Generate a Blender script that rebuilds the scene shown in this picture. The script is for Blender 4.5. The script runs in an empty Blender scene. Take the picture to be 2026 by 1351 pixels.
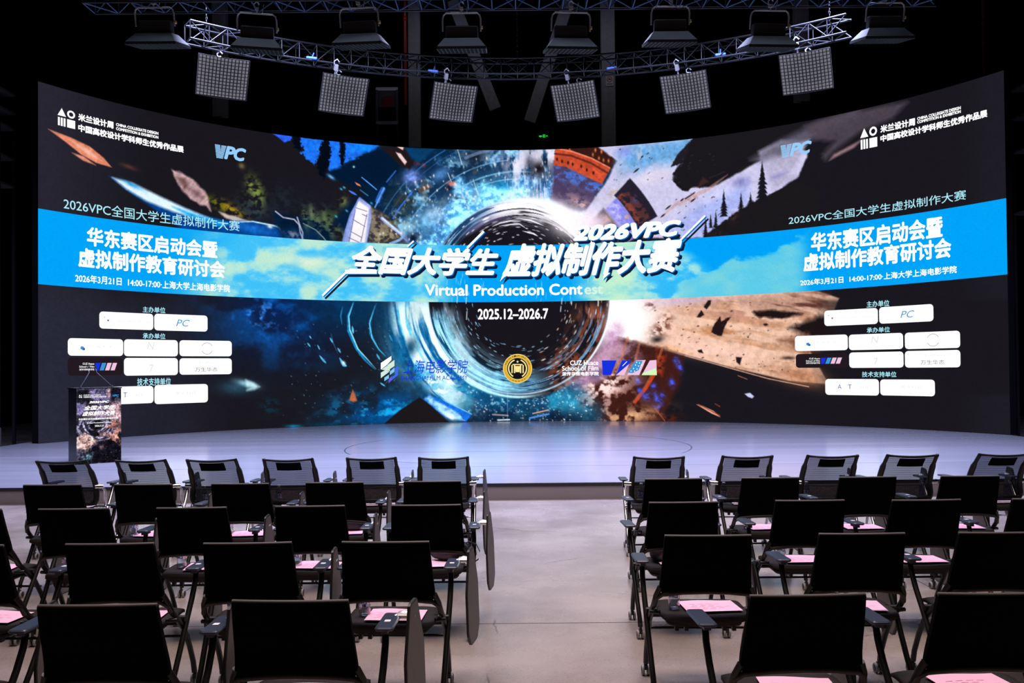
import bpy, bmesh, math, random
import numpy as np
from mathutils import Vector, Matrix

scene = bpy.context.scene
COL = scene.collection
R = math.radians
rnd = random.Random(7)

# ---------------------------------------------------------------- camera, world, lights, exposure
W, H, FPX = 2026.0, 1351.0, 1700.0
EYE = 1.76
PITCH = math.atan(26.0 / FPX)
ROLL = math.atan(0.0094)
SHIFT = 26.5
cam_data = bpy.data.cameras.new('camera')
cam_data.sensor_fit = 'HORIZONTAL'
cam_data.sensor_width = 36.0
cam_data.lens = 36.0 * FPX / W
cam_data.shift_y = SHIFT / W
cam_data.clip_end = 200
cam = bpy.data.objects.new('camera', cam_data)
COL.objects.link(cam)
fw = Vector((0, math.cos(PITCH), math.sin(PITCH)))
up0 = Vector((0, -math.sin(PITCH), math.cos(PITCH)))
rt0 = Vector((1, 0, 0))
# a horizon that rises to the right: the camera is rolled clockwise seen from behind it
rt = rt0 * math.cos(ROLL) - up0 * math.sin(ROLL)
up = up0 * math.cos(ROLL) + rt0 * math.sin(ROLL)
M = Matrix((rt, up, -fw)).transposed().to_4x4()
M.translation = Vector((0, 0, EYE))
cam.matrix_world = M
scene.camera = cam
CY = H / 2 + SHIFT


def ray(px, py):
    return fw + rt * ((px - W / 2) / FPX) + up * ((CY - py) / FPX)


def at(px, py, Y):                       # the point seen at a pixel, at depth Y into the room
    d = ray(px, py)
    return Vector((0, 0, EYE)) + d * (Y / d.y)


def atz(px, py, z):                      # the point seen at a pixel, at height z
    d = ray(px, py)
    return Vector((0, 0, EYE)) + d * ((z - EYE) / d.z)


world = bpy.data.worlds.new('world')
world.use_nodes = True
world.node_tree.nodes['Background'].inputs[0].default_value = (.6, .65, 1, 1)
world.node_tree.nodes['Background'].inputs[1].default_value = 0.004
scene.world = world
scene.view_settings.view_transform = 'Standard'
scene.view_settings.look = 'None'
scene.view_settings.exposure = 0.0
scene.view_settings.gamma = 1.0
scene.view_settings.use_curve_mapping = False
scene.cycles.max_bounces = 6
scene.cycles.transparent_max_bounces = 12
scene.cycles.caustics_reflective = False
scene.cycles.caustics_refractive = False
scene.cycles.sample_clamp_indirect = 6.0


def area(name, loc, target, sx, sy, power, color, spread=180):
    l = bpy.data.lights.new(name, 'AREA')
    l.shape = 'RECTANGLE'
    l.size, l.size_y = sx, sy
    l.energy = power
    l.color = color
    l.spread = R(spread)
    o = bpy.data.objects.new(name, l)
    COL.objects.link(o)
    o.location = loc
    o.rotation_euler = (Vector(target) - Vector(loc)).to_track_quat('-Z', 'Y').to_euler()
    return o


# unseen ceiling lights above the seats (warm) and wash above the stage (cool)
area('seating_ceiling_light', (0, 4.6, 8.6), (0, 4.4, 0), 7, 2.5, 385, (1.0, .80, .72), 130)
area('stage_wash_light', (0, 13.8, 7.7), (0, 15.5, 0), 19, .5, 2300, (.54, .60, 1.0), 126)
area('apron_fill_light', (0, 8.4, 8.8), (0, 8.8, 0), 14, 2.0, 460, (.74, .74, 1.0), 98)  # unseen cool fill added to tint the floor before the stage
# unseen dim fills added high up: one for the straight truss, one for the far wall
area('truss_fill_light', (0, 12.3, 10.5), (0, 12.7, 0), 13, .5, 26, (.6, .7, 1.0), 60)
area('far_wall_fill_light', (0, 27.5, 14.5), (0, 31, 8), 18, .5, 26, (.9, .92, 1.0), 120)

# ---------------------------------------------------------------- materials


def new_mat(name):
    m = bpy.data.materials.new(name)
    m.use_nodes = True
    nt = m.node_tree
    nt.nodes.clear()
    out = nt.nodes.new('ShaderNodeOutputMaterial')
    return m, nt, out


def srgb(c):
    c = [v / 255.0 for v in c]
    return tuple(v / 12.92 if v <= .04045 else ((v + .055) / 1.055) ** 2.4 for v in c) + (1.0,)


def pbr(name, col, rough=.5, metal=0.0, spec=.5, bump=0.0, bscale=200.0, var=0.0, vscale=8.0):
    m, nt, out = new_mat(name)
    b = nt.nodes.new('ShaderNodeBsdfPrincipled')
    b.inputs['Base Color'].default_value = col if len(col) == 4 else tuple(col) + (1,)
    b.inputs['Roughness'].default_value = rough
    b.inputs['Metallic'].default_value = metal
    b.inputs['Specular IOR Level'].default_value = spec
    nt.links.new(b.outputs[0], out.inputs[0])
    tc = nt.nodes.new('ShaderNodeTexCoord')
    n = nt.nodes.new('ShaderNodeTexNoise')
    n.inputs['Scale'].default_value = vscale
    n.inputs['Detail'].default_value = 4
    nt.links.new(tc.outputs['Object'], n.inputs['Vector'])
    mx = nt.nodes.new('ShaderNodeMix')
    mx.data_type = 'RGBA'
    mx.blend_type = 'MULTIPLY'
    mx.inputs[0].default_value = var
    mx.inputs[6].default_value = b.inputs['Base Color'].default_value[:]
    nt.links.new(n.outputs['Fac'], mx.inputs[7])
    nt.links.new(mx.outputs[2], b.inputs['Base Color'])
    if bump:
        n2 = nt.nodes.new('ShaderNodeTexNoise')
        n2.inputs['Scale'].default_value = bscale
        nt.links.new(tc.outputs['Object'], n2.inputs['Vector'])
        bp = nt.nodes.new('ShaderNodeBump')
        bp.inputs['Strength'].default_value = bump
        bp.inputs['Distance'].default_value = .01
        nt.links.new(n2.outputs['Fac'], bp.inputs['Height'])
        nt.links.new(bp.outputs[0], b.inputs['Normal'])
    return m


def emit(name, col, s=1.0):
    m, nt, out = new_mat(name)
    e = nt.nodes.new('ShaderNodeEmission')
    e.inputs[0].default_value = col
    e.inputs[1].default_value = s
    nt.links.new(e.outputs[0], out.inputs[0])
    m.cycles.emission_sampling = 'NONE'
    return m


class N:                                  # tiny node helper
    def __init__(self, nt):
        self.nt = nt

    def __call__(self, kind, **kw):
        n = self.nt.nodes.new('ShaderNode' + kind)
        for k, v in kw.items():
            setattr(n, k, v)
        return n

    def link(self, a, b):
        self.nt.links.new(a, b)


def ramp(nt, stops):
    r = nt.nodes.new('ShaderNodeValToRGB')
    e = r.color_ramp.elements
    while len(e) < len(stops):
        e.new(.5)
    for k, (p, c) in enumerate(stops):
        e[k].position = p
        e[k].color = c
    return r


MAT = {}
MAT['black_fabric'] = pbr('black_fabric', (.0022, .0020, .0022), .95, spec=.06, bump=.2, bscale=900)
MAT['seat_fabric'] = pbr('seat_fabric', (.026, .022, .022), .9, spec=.2, bump=.3, bscale=700)
MAT['lit_top_edge'] = pbr('lit_top_edge', (.10, .092, .090), .5, spec=.3)
MAT['lower_rail'] = pbr('lower_rail', (.045, .041, .040), .5, spec=.3)
MAT['black_plastic'] = pbr('black_plastic', (.004, .004, .004), .45, spec=.35)
MAT['frame_black'] = pbr('frame_black', (.006, .005, .005), .38, spec=.35)
MAT['pad_plastic'] = pbr('pad_plastic', (.030, .040, .068), .38, spec=.5)
MAT['chrome'] = pbr('chrome', (.62, .62, .63), .18, metal=1)
MAT['bright_metal'] = pbr('bright_metal', (.85, .85, .86), .3, metal=.6)
MAT['tablet_face'] = pbr('tablet_face', (.12, .10, .097), .55)
MAT['tablet_dark'] = pbr('tablet_dark', (.035, .035, .05), .5)
MAT['tablet_edge'] = pbr('tablet_edge', (.012, .011, .011), .5)
MAT['sticker'] = pbr('sticker', (.85, .85, .86), .5)
MAT['caster_tread'] = pbr('caster_tread', (.30, .29, .28), .5)
MAT['caster_hub'] = pbr('caster_hub', (.008, .008, .008), .4)
MAT['pink_paper'] = pbr('pink_paper', (.96, .52, .68), .8, var=.08, vscale=6)
MAT['print_ink'] = pbr('print_ink', (.84, .44, .57), .8)
MAT['pink_pale'] = pbr('pink_pale', (.86, .62, .66), .8)
MAT['alu'] = pbr('alu', (.022, .022, .028), .35, metal=.7)
MAT['alu_blue'] = pbr('alu_blue', (.06, .11, .26), .35, metal=.5)
MAT['yoke'] = pbr('yoke', (.62, .62, .64), .4, metal=.6)
MAT['lamp_body'] = pbr('lamp_body', (.006, .006, .009), .5)
MAT['lamp_panel'] = pbr('lamp_panel', (.022, .022, .024), .6)
MAT['clamp_yellow'] = pbr('clamp_yellow', (.55, .42, .12), .4)
MAT['clamp_blue'] = pbr('clamp_blue', (.05, .16, .62), .4)
MAT['red_pipe'] = pbr('red_pipe', (.30, .012, .008), .4)
MAT['column_grey'] = pbr('column_grey', (.30, .30, .33), .9, var=.4)
MAT['wall_black'] = pbr('wall_black', (.0012, .0012, .0014), 1, spec=0)
MAT['ladder'] = pbr('ladder', (.20, .20, .23), .35, metal=.7)
MAT['white_paint'] = pbr('white_paint', (.55, .55, .58), .5)
MAT['red_paint'] = pbr('red_paint', (.25, .02, .015), .6, var=.6, vscale=6)
MAT['wall_frame'] = pbr('wall_frame', (.004, .004, .005), .8, spec=.1)
MAT['bag'] = pbr('bag', (.010, .010, .013), .6, bump=.4, bscale=40)
MAT['lectern_black'] = pbr('lectern_black', (.006, .006, .010), .35)
MAT['mic_metal'] = pbr('mic_metal', (.22, .22, .25), .4, metal=.7)
MAT['rack_edge'] = pbr('rack_edge', (.10, .10, .105), .6)
MAT['cabinet_grey'] = pbr('cabinet_grey', (.06, .055, .05), .7)


def mat_mesh():
    # woven mesh: dark threads with open slots between them
    m, nt, out = new_mat('mesh_back')
    n = N(nt)
    tc = n('TexCoord')
    mp = n('Mapping')
    n.link(tc.outputs['Object'], mp.inputs[0])
    w = n('TexWave')
    w.wave_type = 'BANDS'
    w.bands_direction = 'Z'
    w.inputs['Scale'].default_value = 30
    w.inputs['Distortion'].default_value = .6
    w.inputs['Detail'].default_value = 1
    n.link(mp.outputs[0], w.inputs['Vector'])
    r = ramp(nt, [(.30, (.95, .95, .95, 1)), (.62, (.60, .60, .60, 1))])
    n.link(w.outputs['Fac'], r.inputs[0])
    d = n('BsdfDiffuse')
    d.inputs[0].default_value = (.006, .006, .008, 1)
    t = n('BsdfTransparent')
    mx = n('MixShader')
    n.link(r.outputs[0], mx.inputs[0])
    n.link(t.outputs[0], mx.inputs[1])
    n.link(d.outputs[0], mx.inputs[2])
    n.link(mx.outputs[0], out.inputs[0])
    return m


MAT['mesh_back'] = mat_mesh()


def mat_dense():
    m, nt, out = new_mat('dense_mesh')
    n = N(nt)
    d = n('BsdfDiffuse')
    d.inputs[0].default_value = (.006, .006, .007, 1)
    t = n('BsdfTransparent')
    mx = n('MixShader')
    no = n('TexNoise')
    no.inputs['Scale'].default_value = 160
    tc = n('TexCoord')
    n.link(tc.outputs['Object'], no.inputs['Vector'])
    r = ramp(nt, [(.3, (.8, .8, .8, 1)), (.7, (.97, .97, .97, 1))])
    n.link(no.outputs['Fac'], r.inputs[0])
    n.link(r.outputs[0], mx.inputs[0])
    n.link(t.outputs[0], mx.inputs[1])
    n.link(d.outputs[0], mx.inputs[2])
    n.link(mx.outputs[0], out.inputs[0])
    return m


MAT['dense_mesh'] = mat_dense()


def mat_floor():
    m, nt, out = new_mat('polished_concrete')
    n = N(nt)
    tc = n('TexCoord')
    b = n('BsdfPrincipled')
    n1 = n('TexNoise')
    n1.inputs['Scale'].default_value = .9
    n1.inputs['Detail'].default_value = 9
    n1.inputs['Roughness'].default_value = .62
    n.link(tc.outputs['Object'], n1.inputs['Vector'])
    r1 = ramp(nt, [(.28, (.235, .185, .16, 1)), (.5, (.345, .28, .245, 1)), (.72, (.46, .385, .335, 1))])
    n.link(n1.outputs['Fac'], r1.inputs[0])
    # fine aggregate specks
    v = n('TexNoise')
    v.inputs['Scale'].default_value = 75
    v.inputs['Detail'].default_value = 3
    n.link(tc.outputs['Object'], v.inputs['Vector'])
    r2 = ramp(nt, [(.30, (.55, .55, .55, 1)), (.42, (1, 1, 1, 1)), (.70, (1.0, 1.0, 1.0, 1)), (.78, (1.35, 1.35, 1.35, 1))])
    n.link(v.outputs['Fac'], r2.inputs[0])
    mu = n('Mix', data_type='RGBA', blend_type='MULTIPLY')
    mu.inputs[0].default_value = .8
    n.link(r1.outputs[0], mu.inputs[6])
    n.link(r2.outputs[0], mu.inputs[7])
    # hairline cracks
    nd = n('TexNoise')
    nd.inputs['Scale'].default_value = 2.5
    nd.inputs['Detail'].default_value = 5
    n.link(tc.outputs['Object'], nd.inputs['Vector'])
    ad = n('Mix', data_type='RGBA', blend_type='LINEAR_LIGHT')
    ad.inputs[0].default_value = .10
    n.link(tc.outputs['Object'], ad.inputs[6])
    n.link(nd.outputs['Color'], ad.inputs[7])
    vo = n('TexVoronoi', feature='DISTANCE_TO_EDGE')
    vo.inputs['Scale'].default_value = .42
    n.link(ad.outputs[2], vo.inputs['Vector'])
    r3 = ramp(nt, [(.0, (.5, .47, .45, 1)), (.0035, (1, 1, 1, 1))])
    n.link(vo.outputs['Distance'], r3.inputs[0])
    mk = n('TexNoise')
    mk.inputs['Scale'].default_value = .8
    n.link(tc.outputs['Object'], mk.inputs['Vector'])
    rk = ramp(nt, [(.50, (0, 0, 0, 1)), (.56, (1, 1, 1, 1))])
    n.link(mk.outputs['Fac'], rk.inputs[0])
    m3 = n('Mix', data_type='RGBA', blend_type='MULTIPLY')
    n.link(rk.outputs[0], m3.inputs[0])
    n.link(mu.outputs[2], m3.inputs[6])
    n.link(r3.outputs[0], m3.inputs[7])
    # pale scuffs
    sc = n('TexNoise')
    sc.inputs['Scale'].default_value = 5
    sc.inputs['Detail'].default_value = 8
    mp = n('Mapping')
    mp.inputs['Scale'].default_value = (1.0, 3.2, 1)
    n.link(tc.outputs['Object'], mp.inputs[0])
    n.link(mp.outputs[0], sc.inputs['Vector'])
    rs_ = ramp(nt, [(.66, (0, 0, 0, 1)), (.90, (.30, .30, .30, 1))])
    n.link(sc.outputs['Fac'], rs_.inputs[0])
    m4 = n('Mix', data_type='RGBA')
    n.link(rs_.outputs[0], m4.inputs[0])
    n.link(m3.outputs[2], m4.inputs[6])
    m4.inputs[7].default_value = (.62, .56, .52, 1)
    n.link(m4.outputs[2], b.inputs['Base Color'])
    rr = ramp(nt, [(.3, (.20, .20, .20, 1)), (.7, (.32, .32, .32, 1))])
    n.link(n1.outputs['Fac'], rr.inputs[0])
    n.link(rr.outputs[0], b.inputs['Roughness'])
    b.inputs['Specular IOR Level'].default_value = .8
    bp = n('Bump')
    bp.inputs['Strength'].default_value = .05
    n.link(v.outputs['Fac'], bp.inputs['Height'])
    n.link(bp.outputs[0], b.inputs['Normal'])
    n.link(b.outputs[0], out.inputs[0])
    return m


MAT['floor'] = mat_floor()


def mat_stage():
    m, nt, out = new_mat('stage_vinyl')
    n = N(nt)
    tc = n('TexCoord')
    b = n('BsdfPrincipled')
    mp = n('Mapping')
    mp.inputs['Scale'].default_value = (.07, 1.1, 1)
    n.link(tc.outputs['Object'], mp.inputs[0])
    n1 = n('TexNoise')
    n1.inputs['Scale'].default_value = 2.0
    n1.inputs['Detail'].default_value = 6
    n.link(mp.outputs[0], n1.inputs['Vector'])
    r1 = ramp(nt, [(.3, (.352, .342, .392, 1)), (.7, (.372, .362, .415, 1))])
    n.link(n1.outputs['Fac'], r1.inputs[0])
    n.link(r1.outputs[0], b.inputs['Base Color'])
    r2 = ramp(nt, [(.3, (.15, .15, .15, 1)), (.7, (.20, .20, .20, 1))])
    n.link(n1.outputs['Fac'], r2.inputs[0])
    n.link(r2.outputs[0], b.inputs['Roughness'])
    b.inputs['Specular IOR Level'].default_value = .38
    n.link(b.outputs[0], out.inputs[0])
    return m


MAT['stage'] = mat_stage()
MAT['riser'] = pbr('riser', (.20, .165, .155), .6)
MAT['stage_edge'] = pbr('stage_edge', (.010, .010, .012), .4)
MAT['seam'] = pbr('seam', (.05, .05, .06), .6)
MAT['joint'] = pbr('joint', (.06, .05, .045), .8)


def mat_bottle():
    m, nt, out = new_mat('clear_plastic')
    n = N(nt)
    g = n('BsdfGlossy')
    g.inputs['Roughness'].default_value = .08
    t = n('BsdfTransparent')
    t.inputs[0].default_value = (.80, .86, .95, 1)
    lw = n('LayerWeight')
    lw.inputs[0].default_value = .35
    mx = n('MixShader')
    n.link(lw.outputs['Facing'], mx.inputs[0])
    n.link(t.outputs[0], mx.inputs[1])
    n.link(g.outputs[0], mx.inputs[2])
    n.link(mx.outputs[0], out.inputs[0])
    return m


MAT['clear_plastic'] = mat_bottle()


def mat_label():
    m, nt, out = new_mat('bottle_label')
    n = N(nt)
    tc = n('TexCoord')
    b = n('BsdfPrincipled')
    no = n('TexNoise')
    no.inputs['Scale'].default_value = 34
    no.inputs['Detail'].default_value = 1
    n.link(tc.outputs['Object'], no.inputs['Vector'])
    r = ramp(nt, [(.0, (.75, .78, .85, 1)), (.44, (.06, .16, .60, 1)), (.54, (.75, .8, .9, 1)), (.62, (.5, .05, .08, 1))])
    r.color_ramp.interpolation = 'CONSTANT'
    n.link(no.outputs['Fac'], r.inputs[0])
    n.link(r.outputs[0], b.inputs['Base Color'])
    b.inputs['Roughness'].default_value = .35
    n.link(b.outputs[0], out.inputs[0])
    return m


MAT['bottle_label'] = mat_label()
MAT['bottle_cap'] = pbr('bottle_cap', (.75, .78, .85), .4)

# ---------------------------------------------------------------- mesh helpers


class MB:
    def __init__(self):
        self.v, self.f, self.s = [], [], []

    def add(self, vs, fs, smooth=False):
        o = len(self.v)
        self.v += [tuple(p) for p in vs]
        self.f += [tuple(i + o for i in f) for f in fs]
        self.s += [smooth] * len(fs)
        return self

    def boxm(self, mat, bev=0.0):
        """unit box (-.5..+.5) through a 4x4 matrix"""
        vs = [mat @ Vector((x, y, z)) for x in (-.5, .5) for y in (-.5, .5) for z in (-.5, .5)]
        return self.add(vs, [(0, 1, 3, 2), (4, 6, 7, 5), (0, 4, 5, 1), (2, 3, 7, 6), (0, 2, 6, 4), (1, 5, 7, 3)])

    def box(self, c, s, rot=None):
        m = Matrix.Translation(c)
        if rot is not None:
            m = m @ rot.to_4x4()
        return self.boxm(m @ Matrix.Diagonal((s[0], s[1], s[2], 1)))

    def rbox(self, c, s, r, rot=None, seg=3, edge=None):
        """box with rounded plan corners (in its own x,y) and a small bevel at top and bottom"""
        edge = min(r, s[2] * .35) if edge is None else edge
        hx, hy, hz = s[0] / 2, s[1] / 2, s[2] / 2
        m = Matrix.Translation(c)
        if rot is not None:
            m = m @ rot.to_4x4()
        rings = []
        for z, ins in ((-hz, edge), (-hz + edge, 0), (hz - edge, 0), (hz, edge)):
            ring = []
            for k, (sx, sy) in enumerate(((1, 1), (-1, 1), (-1, -1), (1, -1))):
                for q in range(seg + 1):
                    a = R(90 * k + 90 * q / seg)
                    rr = max(r - ins, 1e-4)
                    ring.append(m @ Vector((sx * (hx - r) + rr * math.cos(a), sy * (hy - r) + rr * math.sin(a), z)))
            rings.append(ring)
        n = len(rings[0])
        vs = [p for g in rings for p in g]
        fs = [tuple(range(n))[::-1], tuple(range(3 * n, 4 * n))]
        for k in range(3):
            fs += [(k * n + i, k * n + (i + 1) % n, (k + 1) * n + (i + 1) % n, (k + 1) * n + i) for i in range(n)]
        return self.add(vs, fs, False)

    def tube(self, pts, r, n=8, caps=True, close=False):
        pts = [Vector(p) for p in pts]
        rs_ = r if isinstance(r, (list, tuple)) else [r] * len(pts)
        rings = []
        ref = None
        for i, p in enumerate(pts):
            a = pts[max(i - 1, 0)] if not close else pts[i - 1]
            b = pts[min(i + 1, len(pts) - 1)] if not close else pts[(i + 1) % len(pts)]
            t = (b - a).normalized()
            if ref is None:
                ref = t.orthogonal().normalized()
            ref = (ref - t * ref.dot(t)).normalized()
            bi = t.cross(ref)
            rings.append([p + (ref * math.cos(2 * math.pi * k / n) + bi * math.sin(2 * math.pi * k / n)) * rs_[i] for k in range(n)])
        vs = [q for g in rings for q in g]
        fs = []
        m = len(rings)
        for i in range(m if close else m - 1):
            j = (i + 1) % m
            fs += [(i * n + k, i * n + (k + 1) % n, j * n + (k + 1) % n, j * n + k) for k in range(n)]
        self.add(vs, fs, True)
        if caps and not close:
            self.add(rings[0], [tuple(range(n))[::-1]])
            self.add(rings[-1], [tuple(range(n))])
        return self

    def lathe(self, prof, c=(0, 0, 0), n=16, axis='Z'):
        vs, fs = [], []
        for r, z in prof:
            for k in range(n):
                a = 2 * math.pi * k / n
                p = Vector((r * math.cos(a), r * math.sin(a), z))
                if axis == 'X':
                    p = Vector((p.z, p.x, p.y))
                elif axis == 'Y':
                    p = Vector((p.x, p.z, p.y))
                vs.append(p + Vector(c))
        for i in range(len(prof) - 1):
            fs += [(i * n + k, i * n + (k + 1) % n, (i + 1) * n + (k + 1) % n, (i + 1) * n + k) for k in range(n)]
        return self.add(vs, fs, True)

    def prism(self, pts, d):
        """polygon (3D points) extruded by vector d"""
        d = Vector(d)
        n = len(pts)
        a = [Vector(p) for p in pts]
        b = [p + d for p in a]
        fs = [tuple(range(n))[::-1], tuple(range(n, 2 * n))] + [(i, (i + 1) % n, n + (i + 1) % n, n + i) for i in range(n)]
        return self.add(a + b, fs)

    def grid(self, fn, nu, nv, smooth=True, wrapv=False):
        vs = [fn(i / nu, j / nv) for j in range(nv + 1) for i in range(nu + 1)]
        fs = [(j * (nu + 1) + i, j * (nu + 1) + i + 1, (j + 1) * (nu + 1) + i + 1, (j + 1) * (nu + 1) + i) for j in range(nv) for i in range(nu)]
        return self.add(vs, fs, smooth)

    def build(self, name, mat, parent=None):
        me = bpy.data.meshes.new(name)
        me.from_pydata(self.v, [], self.f)
        me.polygons.foreach_set('use_smooth', self.s)
        me.update()
        bm = bmesh.new()
        bm.from_mesh(me)
        bmesh.ops.recalc_face_normals(bm, faces=bm.faces)
        bm.to_mesh(me)
        bm.free()
        me.materials.append(MAT[mat] if isinstance(mat, str) else mat)
        o = bpy.data.objects.new(name, me)
        COL.objects.link(o)
        if parent is not None:
            o.parent = parent
        return o


def tag(o, label=None, cat=None, group=None, kind=None):
    if label:
        o['label'] = label
    if cat:
        o['category'] = cat
    if group:
        o['group'] = group
    if kind:
        o['kind'] = kind
    return o


def empty(name, loc=(0, 0, 0), rz=0.0):
    o = bpy.data.objects.new(name, None)
    o.empty_display_size = .2
    COL.objects.link(o)
    o.location = loc
    o.rotation_euler = (0, 0, rz)
    return o


KIDS = {}


def kids(o):
    if o.name not in KIDS:
        KIDS[o.name] = [c for c in bpy.data.objects if c.parent == o]
    return KIDS[o.name]


def copy_tree(o, parent=None, skip=()):
    c = o.copy()
    for k in ('label', 'group', 'category'):
        if parent is not None and k in c and k == 'group':
            del c[k]
    COL.objects.link(c)
    c.parent = parent
    for ch in kids(o):
        if ch.name.split('.')[0] in skip:
            continue
        copy_tree(ch, c, skip)
    return c


def arc(c, r, a0, a1, n=8):
    return [(c[0] + r * math.cos(R(a0 + (a1 - a0) * k / n)), c[1] + r * math.sin(R(a0 + (a1 - a0) * k / n))) for k in range(n + 1)]
# ---------------------------------------------------------------- the room
STAGE_Z = .22
b = MB()
b.box((0, 13, -.05), (34, 38, .1))
tag(b.build('floor', 'floor'), kind='structure')
for nm, c, s in [('wall_back', (0, 31.1, 7.8), (34, .2, 15.6)), ('wall_left', (-16.9, 13, 7.8), (.2, 38, 15.6)), ('wall_right', (16.9, 13, 7.8), (.2, 38, 15.6)), ('wall_front', (0, -5.9, 7.8), (34, .2, 15.6))]:
    b = MB()
    b.box(c, s)
    tag(b.build(nm, 'wall_black'), kind='structure')
b = MB()
b.box((0, 13, 15.65), (34, 38, .1))
tag(b.build('ceiling', 'wall_black'), kind='structure')
# saw-cut joints in the concrete
b = MB()
for x in (-8.54, -2.63, 3.28, 9.19):
    b.box((x, 4.0, .0005), (.008, 15, .001))
for y in (.05, 5.95):
    b.box((0, y, .0005), (30, .008, .001))
tag(b.build('trim_1', 'joint'), kind='structure')

# stage: a low platform with a black nosing and a taupe riser
SY0, SY1 = 11.52, 25.6
b = MB()
b.box((0, (SY0 + SY1) / 2, STAGE_Z / 2), (21.4, SY1 - SY0, STAGE_Z))
stage = tag(b.build('stage_platform', 'stage'), 'low lavender-grey stage platform in front of the curved screen', 'stage', kind='structure')
b = MB()
b.box((0, SY0 - .012, .088), (21.4, .024, .176))
b.build('riser', 'riser', stage)
b = MB()
b.box((0, SY0 - .016, STAGE_Z - .021), (21.4, .034, .044))
b.build('nosing', 'stage_edge', stage)
b = MB()
pts = [(.10 + 3.36 * math.cos(R(a)), 17.0 + 3.36 * math.sin(R(a)), STAGE_Z + .0006) for a in range(0, 360, 3)]
for lo, hi in ((150, 205), (330, 385), (20, 100), (230, 250)):
    q = [(.10 + 3.36 * math.cos(R(a)), 17.0 + 3.36 * math.sin(R(a))) for a in np.linspace(lo, hi, 24)]
    vs = []
    for x, y in q:
        d = Vector((x - .10, y - 17.0)).normalized()
        vs += [(x - d.x * .012, y - d.y * .012, STAGE_Z + .001), (x + d.x * .012, y + d.y * .012, STAGE_Z + .001)]
    b.add(vs, [(2 * i, 2 * i + 1, 2 * i + 3, 2 * i + 2) for i in range(len(q) - 1)])
b.build('turntable_seam', 'seam', stage)
b = MB()
for y in (13.5, 15.9):
    b.box((0, y, STAGE_Z + .0006), (21, .006, .001))
b.build('sheet_seam', 'seam', stage)
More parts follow.
